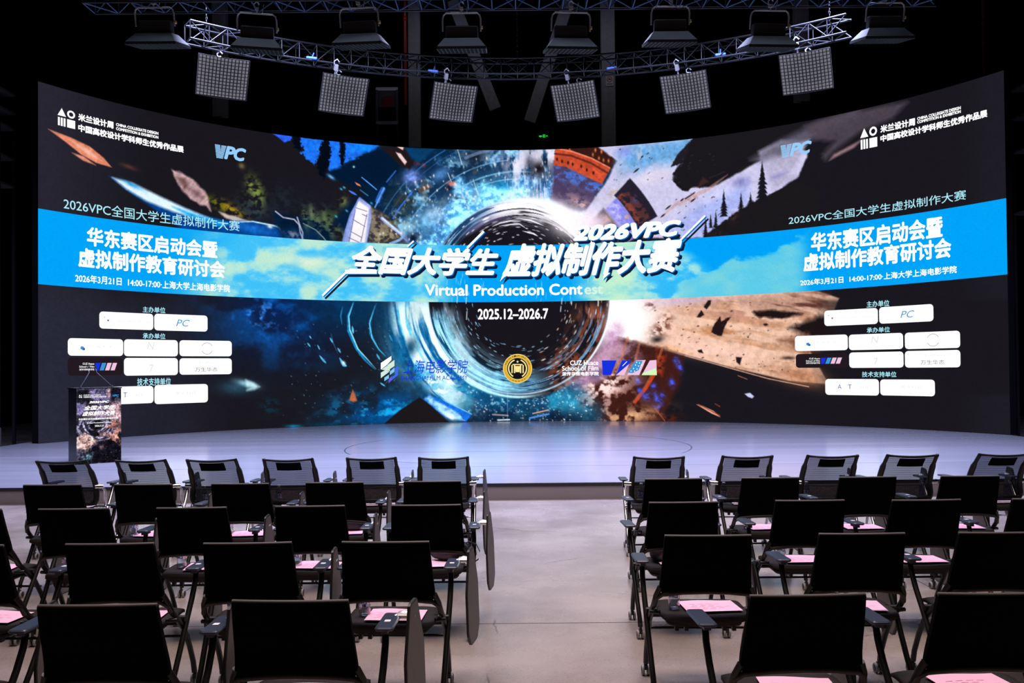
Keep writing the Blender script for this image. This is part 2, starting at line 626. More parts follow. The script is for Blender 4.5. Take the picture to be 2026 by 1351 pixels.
# ---------------------------------------------------------------- the picture shown on the LED wall
# (computed with numpy noise, polygons and strokes; written to the LED pixels of the wall as a colour attribute)
class Paint:
    def __init__(self, X, Y):
        self.X, self.Y = X.astype(np.float32), Y.astype(np.float32)
        self.I = np.zeros(X.shape + (3,), np.float32)
        self.tabs = {}

    def noise(self, x, y, seed=0):
        if seed not in self.tabs:
            self.tabs[seed] = np.random.RandomState(seed + 11).rand(256, 256).astype(np.float32)
        t = self.tabs[seed]
        xi, yi = np.floor(x).astype(np.int32), np.floor(y).astype(np.int32)
        fx, fy = x - xi, y - yi
        fx, fy = fx * fx * (3 - 2 * fx), fy * fy * (3 - 2 * fy)
        x0, x1, y0, y1 = xi & 255, (xi + 1) & 255, yi & 255, (yi + 1) & 255
        return (t[y0, x0] * (1 - fx) + t[y0, x1] * fx) * (1 - fy) + (t[y1, x0] * (1 - fx) + t[y1, x1] * fx) * fy

    def fbm(self, x, y, oc=4, seed=0):
        a, s, tot = 1.0, 0.0, 0.0
        for k in range(oc):
            s = s + a * self.noise(x * 2 ** k + 17.3 * k, y * 2 ** k + 9.1 * k, seed + k)
            tot += a
            a *= .55
        return s / tot

    def over(self, m, c, sl=None):
        c = np.asarray(c, np.float32)
        if c.max() > 1.01:
            c = c / 255.0
        T = self.I if sl is None else self.I[sl]
        m = np.clip(m, 0, 1)[..., None]
        T += (c - T) * m

    def add(self, m, c, sl=None):
        c = np.asarray(c, np.float32)
        if c.max() > 1.01:
            c = c / 255.0
        T = self.I if sl is None else self.I[sl]
        T += np.clip(m, 0, 9)[..., None] * c

    def box(self, x0, y0, x1, y1):
        k = (self.X >= x0) & (self.X <= x1) & (self.Y >= y0) & (self.Y <= y1)
        r = np.where(k.any(1))[0]
        c = np.where(k.any(0))[0]
        if len(r) == 0 or len(c) == 0:
            return None
        return (slice(r[0], r[-1] + 1), slice(c[0], c[-1] + 1))

    def sdf(self, pts, x, y):
        P = np.array(pts, np.float32)
        d = np.full(x.shape, 1e12, np.float32)
        ins = np.zeros(x.shape, bool)
        n = len(P)
        for i in range(n):
            a, b = P[i], P[(i + 1) % n]
            ex, ey = b - a
            wx, wy = x - a[0], y - a[1]
            t = np.clip((wx * ex + wy * ey) / (ex * ex + ey * ey + 1e-9), 0, 1)
            d = np.minimum(d, (wx - t * ex) ** 2 + (wy - t * ey) ** 2)
            if ey != 0:
                ins ^= ((a[1] > y) != (b[1] > y)) & (x < ex * (y - a[1]) / ey + a[0])
        d = np.sqrt(d)
        return np.where(ins, -d, d)

    def poly(self, pts, c, soft=1.0, warp=0, ws=12, seed=5, a=1.0, tex=None, wdir=None):
        P = np.array(pts)
        pad = soft + warp * 1.2 + 2
        sl = self.box(P[:, 0].min() - pad, P[:, 1].min() - pad, P[:, 0].max() + pad, P[:, 1].max() + pad)
        if sl is None:
            return
        x, y = self.X[sl], self.Y[sl]
        wx, wy = x, y
        if warp:
            if wdir is None:
                wx = x + warp * 2 * (self.fbm(x / ws, y / ws, 3, seed) - .5)
                wy = y + warp * 2 * (self.fbm(x / ws + 40, y / ws, 3, seed + 3) - .5)
            else:                      # ragged edge made of strokes along one direction
                co, si = math.cos(math.radians(wdir)), math.sin(math.radians(wdir))
                u, v = x * co - y * si, x * si + y * co
                n = (self.fbm(u / (ws * 5), v / ws, 2, seed) - .5) * 2 * warp
                wx, wy = x + n * co, y - n * si
        m = np.clip(.5 - self.sdf(pts, wx, wy) / (2 * soft), 0, 1) * a
        if tex is not None:
            m = m * tex(x, y)
        self.over(m, c, sl)

    def blob(self, cx, cy, rx, ry, c, a=1.0, rot=0, tex=None, p=1.0, add=False):
        k = 2.6
        R = max(rx, ry) * k
        sl = self.box(cx - R, cy - R, cx + R, cy + R)
        if sl is None:
            return
        x, y = self.X[sl], self.Y[sl]
        co, si = math.cos(math.radians(rot)), math.sin(math.radians(rot))
        u = ((x - cx) * co - (y - cy) * si) / rx
        v = ((x - cx) * si + (y - cy) * co) / ry
        m = np.exp(-(u * u + v * v) ** p) * a
        if tex is not None:
            m = m * tex(x, y)
        (self.add if add else self.over)(m, c, sl)

    def line(self, pts, w, c, a=1.0, taper=False):
        P = np.array(pts, np.float32)
        pad = w * 2 + 2
        sl = self.box(P[:, 0].min() - pad, P[:, 1].min() - pad, P[:, 0].max() + pad, P[:, 1].max() + pad)
        if sl is None:
            return
        x, y = self.X[sl], self.Y[sl]
        best = np.zeros(x.shape, np.float32)
        n = len(P) - 1
        for i in range(n):
            p, q = P[i], P[i + 1]
            e = q - p
            t = np.clip(((x - p[0]) * e[0] + (y - p[1]) * e[1]) / (e @ e + 1e-9), 0, 1)
            d = np.sqrt((x - p[0] - t * e[0]) ** 2 + (y - p[1] - t * e[1]) ** 2)
            ww = w
            if taper:
                g = (i + t) / n
                ww = w * (.15 + .85 * 4 * g * (1 - g))
            best = np.maximum(best, np.clip(.5 + (ww / 2 - d) / 1.2, 0, 1))
        self.over(best * a, c, sl)


def sst(x, a, b):
    t = np.clip((x - a) / (b - a), 0, 1)
    return t * t * (3 - 2 * t)


def paint_wall(PX, PY, hf):
    """PX, PY: layout position of every LED pixel; hf: its height as a fraction of the wall."""
    p = Paint(PX, PY)
    rs = np.random.RandomState(4)
    F, N = p.fbm, p.noise
    X, Y = p.X, p.Y
    p.I[:] = np.array([24, 22, 28], np.float32) / 255
    p.over(sst(-X, -330, -70) * .55, (46, 46, 62))  # left edge paler from the grazing view, painted into the base colour
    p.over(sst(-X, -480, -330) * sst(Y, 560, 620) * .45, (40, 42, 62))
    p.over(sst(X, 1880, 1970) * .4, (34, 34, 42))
    cx, cy, rx, ry = 1027.0, 588.0, 183.0, 193.0
    ux, uy = (X - cx), (Y - cy) * rx / ry
    r = np.sqrt(ux * ux + uy * uy)
    th = np.degrees(np.arctan2(-uy, ux)) % 360      # 90 = up
    # ---- left: shards and the blue planet
    p.poly([(95, 255), (140, 272), (178, 290), (205, 312), (221, 331), (190, 322), (160, 305), (130, 281)], (214, 128, 98), 1.2)
    p.poly([(138, 276), (175, 295), (200, 318), (172, 306)], (238, 180, 160), 2.5, a=.8)
    p.poly([(142, 302), (165, 309), (190, 327), (165, 318)], (205, 130, 105), 1.5)
    p.blob(255, 330, 16, 4, (110, 60, 55), .6, -20)
    tx = lambda x, y: .55 + .6 * F((x + y) / 9, (y - x * .6) / 30, 3, 3)
    p.poly([(340, 335), (356, 341), (381, 353), (405, 378), (413, 392), (419, 420), (408, 408), (392, 402), (378, 396), (363, 380), (350, 360)], (205, 168, 172), 2.2, 3, tex=tx)
    p.poly([(350, 350), (366, 352), (374, 366), (366, 376)], (95, 62, 62), 4, 3, a=.8)
    p.poly([(368, 368), (392, 376), (402, 392), (385, 388)], (95, 62, 68), 4, 3, a=.6)
    tg = lambda x, y: sst(F(x / 9, y / 7, 4, 21), .35, .62)
    p.blob(432, 404, 22, 9, (110, 120, 20), .9, -32, tg)
    p.blob(462, 418, 30, 9, (190, 150, 20), .9, -34, tg)
    p.poly([(432, 418), (450, 424), (492, 436), (498, 440), (470, 440), (445, 432)], (225, 200, 190), 2, 2, a=.9)
    p.blob(502, 372, 13, 22, (140, 160, 70), .95, 20, tg)
    p.blob(512, 392, 11, 20, (125, 150, 62), .9, 10, tg)
    p.blob(478, 328, 6, 5, (150, 130, 80), .7, -40)
    p.blob(490, 402, 26, 20, (60, 80, 74), .5, -20, tg)
    p.blob(505, 420, 24, 12, (58, 74, 80), .5, 0, tg)
    p.blob(560, 395, 24, 28, (38, 48, 60), .5, 0, tg)
    # planet
    p.poly([(215, 348), (250, 360), (300, 382), (345, 402), (400, 425), (450, 437), (505, 438), (560, 452), (600, 478), (620, 492), (400, 480), (340, 440), (300, 410), (255, 380)], (4, 60, 130), 2.5)
    p.poly([(222, 351), (262, 362), (320, 390), (365, 411), (420, 434), (400, 436), (340, 418), (290, 398), (250, 374)], (215, 235, 250), 3)
    p.poly([(340, 408), (400, 428), (455, 441), (440, 450), (380, 432)], (20, 150, 215), 3, a=.9)
    p.blob(262, 366, 20, 4, (20, 140, 210), .8, -26)
    p.blob(500, 452, 38, 9, (30, 130, 235), .8, -14, tx)
    p.line([(455, 440), (500, 438), (545, 447), (590, 470), (612, 486)], 3, (190, 235, 255), taper=True)
    p.blob(534, 448, 6, 3.5, (240, 250, 255), 1, -20)
    p.line([(548, 446), (563, 460), (592, 478), (604, 484)], 7, (225, 225, 240), taper=True)
    # ---- mountain, forest
    p.poly([(540, 420), (620, 430), (660, 455), (660, 500), (560, 480)], (4, 24, 44), 5, 4)
    p.line([(545, 418), (560, 430), (582, 434), (592, 445), (594, 460), (601, 478)], 2.6, (200, 195, 215), .9)
    p.line([(588, 430), (594, 448), (599, 460), (598, 478)], 2.6, (200, 200, 225), .9)
    p.blob(583, 466, 16, 7, (220, 190, 190), .8, -25, tg)
    for q in range(7):
        p.blob(604 + q * 13, 432 + q * 5 - (q % 2) * 12, 6, 22 - q, (120, 140, 100), .8, 8, tg)
    p.blob(680, 400, 9, 14, (120, 125, 70), .9, 20, tg)
    p.blob(655, 440, 26, 22, (80, 110, 60), .65, -30, tg)
    p.line([(600, 442), (625, 455), (640, 470), (655, 490)], 2, (175, 190, 190), .7)
    # deep teal sector between forest and machine ring
    dk = (3, 28, 54)
    p.poly([(664, 345), (690, 330), (745, 288), (890, 288), (900, 330), (740, 430), (700, 470), (660, 440), (680, 410), (720, 380), (680, 356)], dk, 8, 4)
    # sky
    p.poly([(535, 262), (580, 266), (574, 276), (564, 283), (552, 273)], (40, 90, 235), 1.2, 4, 6, wdir=-40)
    p.poly([(594, 270), (650, 276), (750, 286), (740, 298), (720, 304), (700, 316), (688, 324), (680, 340), (672, 352), (655, 345), (650, 330), (645, 312), (630, 308), (628, 326), (612, 318), (596, 304), (604, 296), (594, 285)],
           (28, 108, 232), 1.4, 6, 5)
    p.blob(720, 292, 24, 7, (10, 130, 250), .8, 0)
    p.blob(618, 288, 12, 8, (20, 125, 250), .6, -40)
    tree = lambda pts, c=(5, 10, 22): p.poly(pts, c, 1.3, 5, 4, seed=31)
    tree([(641, 276), (652, 277), (655, 300), (650, 330), (642, 356), (632, 345), (626, 320), (634, 305), (630, 296)])
    tree([(672, 278), (684, 283), (683, 300), (680, 330), (694, 312), (684, 330), (678, 340), (672, 310)])
    tree([(578, 268), (592, 270), (596, 285), (594, 300), (582, 292)])
    p.poly([(645, 345), (700, 318), (748, 292), (800, 300), (780, 360), (700, 370), (668, 358)], (3, 24, 48), 4, 5)
    p.blob(700, 330, 2, 2, (170, 240, 235), 1)
    p.blob(655, 350, 8, 3, (110, 190, 250), .9, -35)
    p.poly([(702, 360), (712, 365), (714, 369), (706, 366)], (235, 140, 95), .8)
    p.line([(716, 351), (732, 364), (745, 375)], 2, (85, 150, 230))
    p.line([(690, 377), (706, 386)], 4, (70, 120, 240), taper=True)
    p.line([(713, 376), (728, 387)], 2, (50, 120, 150))
    for c in [(681, 371), (675, 374), (665, 428), (735, 402), (686, 417)]:
        p.blob(c[0], c[1], 3, 1.8, (60, 180, 225), .9, -40)
    # ---- machine ring round the planet
    ring = sst(r, 176, 186) * (1 - sst(r, 285, 345)) * sst(th, 28, 42) * (1 - sst(th, 168, 182))
    n1 = F(X / 38, Y / 38, 5, 40)
    n2 = F(X / 7, Y / 7, 3, 44)
    p.over(ring * .9, (14, 44, 76))
    p.over(ring * sst(n1, .42, .66) * .9, (60, 130, 190))
    p.over(ring * sst(n1 * .6 + n2 * .4, .49, .66) * .85, (150, 205, 235))
    p.over(ring * sst(N(X / 20, Y / 20, 60), .72, .95) * .5, (96, 92, 70))
    near = np.exp(-((r - 190) / 42) ** 2)
    p.add(near * sst(th, 40, 60) * (1 - sst(th, 150, 175)) * (r > 180) * .6 * (.3 + n2), (90, 165, 225))
    # bright cells
    p.blob(815, 350, 16, 14, (140, 165, 255), 1.0, 0, lambda x, y: .4 + F(x / 6, y / 6, 3, 7))
    p.blob(872, 345, 18, 11, (90, 150, 220), .8, 30)
    p.blob(858, 425, 26, 16, (190, 225, 255), .85, 30, lambda x, y: .3 + 1.1 * F(x / 8, y / 8, 3, 9))
    p.blob(840, 440, 24, 26, (110, 185, 235), .6, 30, lambda x, y: .3 + 1.1 * F(x / 8, y / 8, 3, 19))
    p.blob(958, 372, 26, 17, (110, 200, 235), .85, 10, tg)
    p.blob(996, 366, 19, 11, (10, 115, 165), .85, 0)
    p.blob(880, 300, 55, 17, (6, 40, 70), .8, -10)
    p.blob(940, 310, 28, 18, (18, 22, 36), .9, 20)
    p.blob(902, 392, 22, 9, (50, 60, 80), .8, -20, tg)
    p.poly([(826, 374), (838, 368), (856, 364), (850, 372), (832, 380)], (92, 70, 66), 2, 2)
    p.blob(893, 363, 8, 4, (235, 110, 85), .95, -10)
    p.blob(888, 372, 9, 5, (20, 20, 38), .8, -10)
    p.blob(826, 323, 9, 6, (120, 50, 60), .7, 0, tg)
    p.blob(838, 327, 4, 4, (150, 60, 60), .7)
    for a in [((905, 294), (914, 325)), ((886, 342), (893, 360)), ((936, 355), (952, 402)), ((912, 380), (930, 418))]:
        p.line(a, 1.6, (200, 215, 225), .8)
    # rings of structure, drawn as arcs
    for rr, a0, a1, w, c in [(312, 118, 152, 2.0, (60, 120, 190)), (300, 112, 150, 1.5, (50, 90, 150)), (258, 95, 150, 2.2, (120, 180, 230)),
                             (236, 84, 120, 3.0, (120, 195, 230)), (222, 88, 112, 2.0, (140, 220, 240)), (282, 96, 112, 6, (110, 130, 165))]:
        pts = [(cx + rr * math.cos(math.radians(t)), cy - rr * ry / rx * math.sin(math.radians(t))) for t in np.linspace(a0, a1, 14)]
        p.line(pts, w, c, .65)
    # lattice panel at the left of the ring
    p.poly([(712, 390), (735, 408), (738, 420), (726, 480), (676, 482), (692, 425)], (150, 165, 225), 1.5)
    p.poly([(708, 396), (730, 412), (722, 482), (690, 482), (700, 430)], (246, 240, 250), 2)
    p.line([(711, 392), (694, 425), (684, 455), (679, 482)], 3.0, (120, 140, 215))
    p.line([(703, 415), (690, 482)], 1.3, (70, 80, 150))
    for a in [((698, 434), (722, 448)), ((694, 458), (716, 470)), ((717, 424), (726, 428)), ((726, 424), (714, 478)), ((704, 411), (726, 418)), ((690, 470), (712, 480))]:
        p.line(a, 1.4, (110, 95, 135))
    p.poly([(735, 408), (768, 428), (790, 455), (800, 482), (728, 482), (736, 440)], (54, 48, 52), 3, 3)
    p.poly([(735, 412), (768, 430), (788, 470), (730, 480)], (190, 170, 140), 3, a=.55, tex=tg)
    p.blob(760, 468, 28, 12, (170, 160, 110), .7, 0, tg)
    p.line([(756, 432), (775, 448), (793, 462), (806, 475)], 7, (150, 175, 245), .95)
    p.line([(757, 432), (776, 448), (793, 462)], 2.5, (235, 240, 255), .9)
    p.line([(806, 462), (790, 475), (772, 482)], 5, (140, 190, 240), .8)
    p.line([(778, 432), (790, 412), (815, 380)], 3.0, (70, 120, 230), .9)
    p.line([(747, 398), (752, 385), (758, 374)], 9, (50, 110, 220), .75)
    p.line([(742, 410), (760, 372)], 3, (110, 165, 250), .8)
    p.line([(765, 360), (783, 338)], 2.5, (50, 100, 190), .9)
    p.blob(795, 400, 28, 24, (70, 70, 40), .5, 0, tg)
    p.blob(790, 440, 20, 16, (140, 130, 60), .55, 0, tg)
    p.blob(818, 470, 15, 12, (10, 14, 30), .9)
    # shards above ring left
    p.poly([(752, 290), (800, 291), (818, 320), (812, 335), (795, 330), (775, 312)], (30, 22, 24), 2, 3)
    p.poly([(784, 289), (799, 291), (797, 297), (790, 293)], (235, 195, 190), 1)
    p.poly([(783, 301), (793, 304), (805, 320), (801, 326), (790, 312)], (235, 200, 200), 1.2)
    p.poly([(800, 292), (865, 292), (830, 322), (815, 315)], (8, 58, 100), 3, 2)
    # sparkles all over the ring
    for k in range(330):
        a, q = rs.uniform(35, 172), rs.uniform(186, 300)
        x, y = cx + q * math.cos(math.radians(a)), cy - q * ry / rx * math.sin(math.radians(a))
        if y < 300:
            continue
        s = rs.uniform(.7, 1.9)
        c = [(200, 230, 255), (255, 225, 200), (140, 200, 255), (255, 255, 255)][rs.randint(4)]
        p.blob(x, y, s, s * rs.uniform(1, 2.2), c, rs.uniform(.5, 1))
    # white cloud with a dark heart above the planet
    tc = lambda x, y: sst(F(x / 11, y / 26, 4, 71), .3, .55)
    p.blob(1045, 318, 42, 36, (228, 222, 245), 1.0, 0, tc)
    p.blob(1085, 306, 26, 24, (235, 225, 240), 1.0, 0, tc)
    p.blob(1020, 330, 14, 26, (235, 235, 255), .9, 20, tc)
    p.blob(1066, 334, 20, 16, (22, 20, 26), 1.0, 0, lambda x, y: sst(F(x / 6, y / 14, 3, 73), .25, .45))
    p.blob(1048, 322, 8, 16, (40, 40, 60), .7, 10, tc)
    for k in range(70):
        x = rs.uniform(1000, 1108)
        y = rs.uniform(345, 385)
        p.line([(x, y), (x + (x - 1050) * .02, y + rs.uniform(8, 32))], rs.uniform(.8, 1.8), (205, 210, 255), rs.uniform(.35, .8))
    # right part of the ring: red building, blue glitter
    p.poly([(1096, 318), (1190, 360), (1170, 420), (1120, 420), (1090, 392)], (70, 58, 92), 4, 4)
    p.poly([(1096, 326), (1150, 345), (1192, 366), (1186, 384), (1140, 366), (1096, 352)], (70, 110, 200), 4, a=.9, tex=tg)
    p.blob(1150, 402, 26, 7, (255, 200, 170), .8, -28, tg)
    p.blob(1130, 392, 30, 22, (140, 110, 130), .6, -20, tg)
    p.poly([(1101, 292), (1190, 288), (1218, 316), (1212, 330), (1204, 340), (1150, 312), (1098, 300)], (52, 24, 22), 1.5, 1.5)
    p.poly([(1099, 293), (1120, 296), (1160, 309), (1208, 333), (1191, 364), (1150, 345), (1120, 330), (1095, 327)], (188, 72, 44), 1.3)
    p.line([(1102, 294), (1130, 299), (1170, 313), (1206, 332)], 3.0, (225, 120, 90))
    p.line([(1098, 304), (1130, 308), (1168, 322), (1202, 342)], 4.0, (90, 34, 28), .85)
    for x, y in [(1102, 315), (1112, 319), (1124, 322), (1133, 325), (1150, 329), (1161, 336), (1174, 342)]:
        p.blob(x, y, 2.2, 3.6, (56, 20, 20), 1, p=2)
    for x, y in [(1173, 306), (1185, 313), (1194, 317), (1204, 318), (1178, 297), (1190, 300), (1127, 294)]:
        p.blob(x, y, 1.8, 3.6, (235, 130, 70), .9)
    # ---- right sky
    skyp = [(1184, 290), (1260, 283), (1380, 270), (1376, 282), (1340, 330), (1330, 356), (1345, 372), (1410, 370), (1500, 320), (1560, 290), (1600, 300), (1580, 350), (1500, 400),
            (1400, 470), (1190, 470), (1150, 430), (1196, 366), (1220, 318), (1196, 300)]
    p.poly(skyp, (196, 192, 224), 2, 2)
    p.poly([(1250, 283), (1385, 268), (1378, 282), (1345, 320), (1290, 330), (1230, 340), (1225, 310)], (96, 158, 210), 14, 8, a=.95)
    p.blob(1262, 308, 30, 11, (200, 195, 205), .8, 20, tc)
    p.blob(1235, 300, 16, 12, (120, 130, 215), .6)
    p.blob(1240, 345, 40, 16, (170, 180, 215), .6, 30, tc)
    p.blob(1215, 380, 26, 12, (190, 160, 130), .55, 20, tg)
    p.blob(1290, 350, 40, 14, (214, 206, 226), .9, 20)
    p.poly([(1320, 460), (1380, 400), (1480, 360), (1480, 400), (1400, 470)], (160, 172, 232), 12, a=.9)
    p.blob(1465, 360, 17, 10, (110, 110, 175), .8, 15)
    p.blob(1420, 385, 36, 9, (205, 205, 245), .8, 25)
    p.line([(1305, 432), (1340, 402), (1400, 375), (1440, 345)], 7, (190, 140, 130), .5, taper=True)
    p.blob(1365, 396, 20, 4, (170, 110, 80), .6, 25, tg)
    # black mass with ragged edge
    p.poly([(1384, 262), (1520, 240), (1600, 232), (1600, 258), (1520, 285), (1455, 320), (1440, 333), (1412, 350), (1400, 366), (1384, 372), (1378, 362), (1360, 379), (1348, 376),
            (1332, 358), (1342, 350), (1330, 345), (1344, 328), (1352, 322), (1328, 330), (1334, 318), (1358, 286)], (25, 23, 27), 1.2, 2.5, 4)
    p.poly([(1327, 330), (1340, 306), (1362, 284), (1362, 300), (1350, 322)], (30, 28, 34), 1, 1)
    p.poly([(1378, 372), (1392, 350), (1404, 360)], (70, 40, 34), 2, 2, a=.7)
    p.line([(1356, 393), (1373, 382)], 2.6, (40, 34, 40))
    p.line([(1404, 352), (1433, 340)], 2.2, (40, 34, 40))
    for k in range(90):
        x, y = rs.uniform(1210, 1420), rs.uniform(295, 462)
        if 1240 < x < 1330 and y > 350 and rs.rand() < .8:
            continue
        L = rs.uniform(1.5, 6)
        p.line([(x, y), (x + L, y - L * .75)], rs.uniform(1, 2.4), (52, 44, 54), rs.uniform(.5, 1), True)
    for x, y, L in [(1253, 342, 12), (1316, 415, 12), (1366, 400, 10), (1346, 398, 7), (1307, 430, 9), (1460, 340, 12), (1268, 312, 5)]:
        p.line([(x, y), (x + L, y - L * .8)], 3.4, (36, 26, 30), .95, True)
    # dark brick arc and lavender arc inside it
    def sector(r0, r1, a0, a1, c, soft=1.4, a=1.0, tex=None):
        pts = [(cx + r1 * math.cos(math.radians(t)), cy - r1 * ry / rx * math.sin(math.radians(t))) for t in np.linspace(a0, a1, 12)]
        pts += [(cx + r0 * math.cos(math.radians(t)), cy - r0 * ry / rx * math.sin(math.radians(t))) for t in np.linspace(a1, a0, 12)]
        p.poly(pts, c, soft, a=a, tex=tex)
    sector(268, 313, 29, 45.5, (34, 30, 44), 1.2)
    sector(268, 282, 29, 44, (120, 54, 44), 2, .8, tg)
    sector(272, 300, 30, 44, (150, 70, 50), 2, .4, tg)
    sector(236, 268, 26, 44, (128, 128, 226), 2)
    sector(240, 262, 26, 44, (196, 190, 246), 4, .8, tg)
    p.blob(1258, 396, 6, 6, (70, 70, 140), .8, 0, tg)
    sector(196, 236, 26, 45, (58, 48, 52), 3)
    sector(200, 232, 30, 42, (190, 120, 80), 3, .5, tg)
    p.blob(1240, 430, 7, 5, (230, 160, 70), .8, 0, tg)
    # ridge with pines
    p.poly([(1372, 500), (1392, 466), (1420, 446), (1450, 424), (1490, 398), (1520, 386), (1550, 372), (1585, 358), (1620, 380), (1620, 470), (1500, 500)], (26, 23, 27), 1.5, 3, 6)
    p.blob(1452, 430, 8, 8, (90, 52, 40), .5, 20, tg)
    for q in range(4):
        p.blob(1390 + q * 16, 462 + (q % 2) * 6, 6, 5, (96, 60, 44), .5, 0, tg)
    def pine(x, y0, y1, w):
        n = 9
        for k in range(n):
            f = (k + 1) / n
            yy = y0 + (y1 - y0) * f
            ww = w * f * (.75 + .4 * rs.rand())
            p.poly([(x, yy - (y1 - y0) * .2), (x + ww, yy), (x - ww * .95, yy + 1)], (22, 22, 30), .9, 1.2, 3, seed=k)
    pine(1508, 320, 400, 17)
    pine(1432, 378, 428, 11)
    pine(1466, 382, 415, 7)
    pine(1485, 382, 405, 6)
    pine(1416, 420, 450, 6)
    pine(1406, 426, 450, 5)
    pine(1396, 434, 475, 8)
    # clouds to the right
    p.poly([(1500, 300), (1545, 278), (1600, 276), (1580, 318), (1560, 345), (1578, 350), (1550, 365), (1528, 378), (1520, 350)], (176, 170, 200), 4, 6, 8, wdir=30)
    p.poly([(1484, 316), (1540, 280), (1620, 240), (1700, 215), (1690, 235), (1600, 280), (1545, 305), (1500, 322)], (96, 92, 110), 8, 8, 8, a=.8, wdir=25)
    p.blob(1545, 300, 20, 10, (90, 86, 100), .7)
    p.blob(1540, 348, 16, 5, (130, 126, 190), .6, 25)
    p.poly([(1590, 250), (1680, 222), (1795, 200), (1770, 232), (1700, 262), (1650, 300), (1632, 318), (1628, 305), (1650, 280), (1610, 275)], (74, 66, 76), 6, 7, 7, a=.9, wdir=25)
    p.poly([(1640, 318), (1650, 305), (1690, 284), (1712, 272), (1690, 292)], (150, 118, 124), 2.5, 3, a=.9, wdir=25)
    # ---- right lower: white heat and the canyon
    can = [(1196, 590), (1570, 560), (1660, 590), (1640, 640), (1600, 690), (1640, 760), (1560, 753), (1440, 725), (1350, 700), (1280, 681), (1212, 666)]
    p.poly(can, (226, 184, 160), 1.6)
    xs = lambda x, y: sst(F(x / 90 + y / 200, y / 14 - x / 90, 4, 81), .42, .7)
    p.poly(can, (158, 100, 66), 5, a=.5, tex=lambda x, y: xs(x, y) * sst(x, 1250, 1450))
    p.blob(1490, 618, 90, 12, (184, 130, 120), .7, 3, xs)
    p.blob(1450, 660, 80, 9, (160, 96, 50), .8, -2, xs)
    p.poly([(1440, 588), (1640, 580), (1640, 608), (1560, 622), (1500, 620)], (92, 52, 46), 10, 6, a=.8, tex=lambda x, y: .4 + xs(x, y))
    p.poly([(1488, 616), (1530, 612), (1590, 620), (1560, 630), (1500, 627)], (30, 18, 20), 3, 4)
    p.poly([(1560, 650), (1620, 625), (1660, 625), (1650, 672), (1600, 668)], (26, 18, 20), 7, 6)
    p.poly([(1540, 672), (1600, 660), (1640, 690), (1600, 700)], (110, 62, 44), 8, 5, a=.8)
    p.blob(1400, 692, 90, 15, (238, 196, 180), .9, -8)
    p.blob(1340, 596, 80, 9, (196, 176, 214), .7, 3)
    p.blob(1590, 745, 60, 18, (170, 112, 80), .8, -12)
    p.over(sst(X, 1600, 1680) * sst(Y, 585, 600) * (1 - sst(Y, 770, 790)), (24, 22, 28))
    heat = np.exp(-(((X - 1215) / 75) ** 2 + ((Y - 620) / 62) ** 2)) * (r > 180)
    p.over(heat * 1.3, (255, 236, 246))
    p.over(np.exp(-(((X - 1235) / 48) ** 2 + ((Y - 640) / 42) ** 2)) * (r > 181) * 1.4, (255, 252, 252))
    p.blob(1308, 650, 22, 14, (96, 52, 36), .95, 35, tg)
    p.blob(1300, 672, 12, 7, (30, 20, 26), .9, 10)
    p.blob(1320, 632, 10, 14, (120, 66, 48), .8, 20, tg)
    p.blob(1285, 605, 10, 8, (110, 60, 60), .8, 0, tg)
    p.blob(1328, 690, 30, 6, (230, 170, 120), .8, -12)
    K = (34, 22, 24)
    p.poly([(1392, 607), (1401, 594), (1407, 594), (1406, 602), (1398, 612)], K, 1)
    p.poly([(1378, 628), (1387, 613), (1394, 623), (1386, 628)], K, 1, 1)
    p.poly([(1407, 657), (1413, 641), (1425, 625), (1427, 636), (1440, 628), (1446, 627), (1434, 645), (1428, 665), (1416, 662)], K, 1, 1.5, 4)
    p.poly([(1380, 693), (1388, 691), (1392, 699), (1382, 697)], K, 1)
    p.poly([(1456, 706), (1468, 707), (1464, 722), (1457, 716)], K, 1.2)
    p.blob(1515, 642, 5, 2.6, K, 1, 0, p=2)
    p.blob(1560, 708, 14, 3.5, (60, 34, 28), .9, 0)
    for k in range(90):
        x, y = rs.uniform(1290, 1580), rs.uniform(598, 740)
        if y > 676 + (x - 1250) * .25:
            continue
        p.blob(x, y, rs.uniform(.8, 3.2), rs.uniform(.7, 1.8), (70, 42, 38), rs.uniform(.4, .95), 20, p=2)
    p.line([(1222, 666), (1290, 684), (1350, 702), (1440, 727), (1520, 749), (1600, 765)], 1.8, (236, 180, 150), .8)
    # ---- lower right: burning city
    city = [(1180, 700), (1220, 668), (1290, 684), (1352, 703), (1345, 760), (1325, 800), (1300, 838), (1090, 838), (1090, 790), (1150, 760)]
    p.poly(city, (60, 26, 22), 5, 4)
    p.poly([(1200, 680), (1260, 678), (1270, 720), (1250, 745), (1180, 748), (1170, 730)], (120, 84, 100), 8, 5, a=.9, tex=lambda x, y: .3 + tg(x, y))
    p.poly([(1180, 700), (1225, 672), (1240, 690), (1195, 750), (1150, 770)], (196, 150, 170), 7, 5, a=.7)
    for a in [((1242, 668), (1230, 705), (1208, 745)), ((1265, 680), (1255, 720), (1240, 750)), ((1310, 690), (1295, 730), (1280, 760), (1255, 795))]:
        p.line(a, 5, (210, 120, 80), .45)
    p.line([(1298, 735), (1280, 765), (1256, 796)], 6, (210, 64, 24), .8)
    p.poly([(1298, 688), (1318, 700), (1310, 745), (1300, 735)], (190, 62, 30), 4, a=.6, tex=tg)
    for x, y, w, h in [(1343, 722, 5, 14), (1338, 712, 5, 6), (1328, 757, 6, 9), (1310, 782, 6, 7), (1302, 790, 7, 14), (1293, 765, 6, 6), (1278, 782, 8, 10), (1262, 755, 6, 8), (1298, 805, 6, 6), (1265, 772, 4, 4)]:
        p.blob(x, y, w, h, (64, 84, 230), .95, 20, lambda x, y: .35 + tg(x, y))
    fire = lambda x, y: sst(F(x / 16, y / 14, 4, 91), .40, .62)
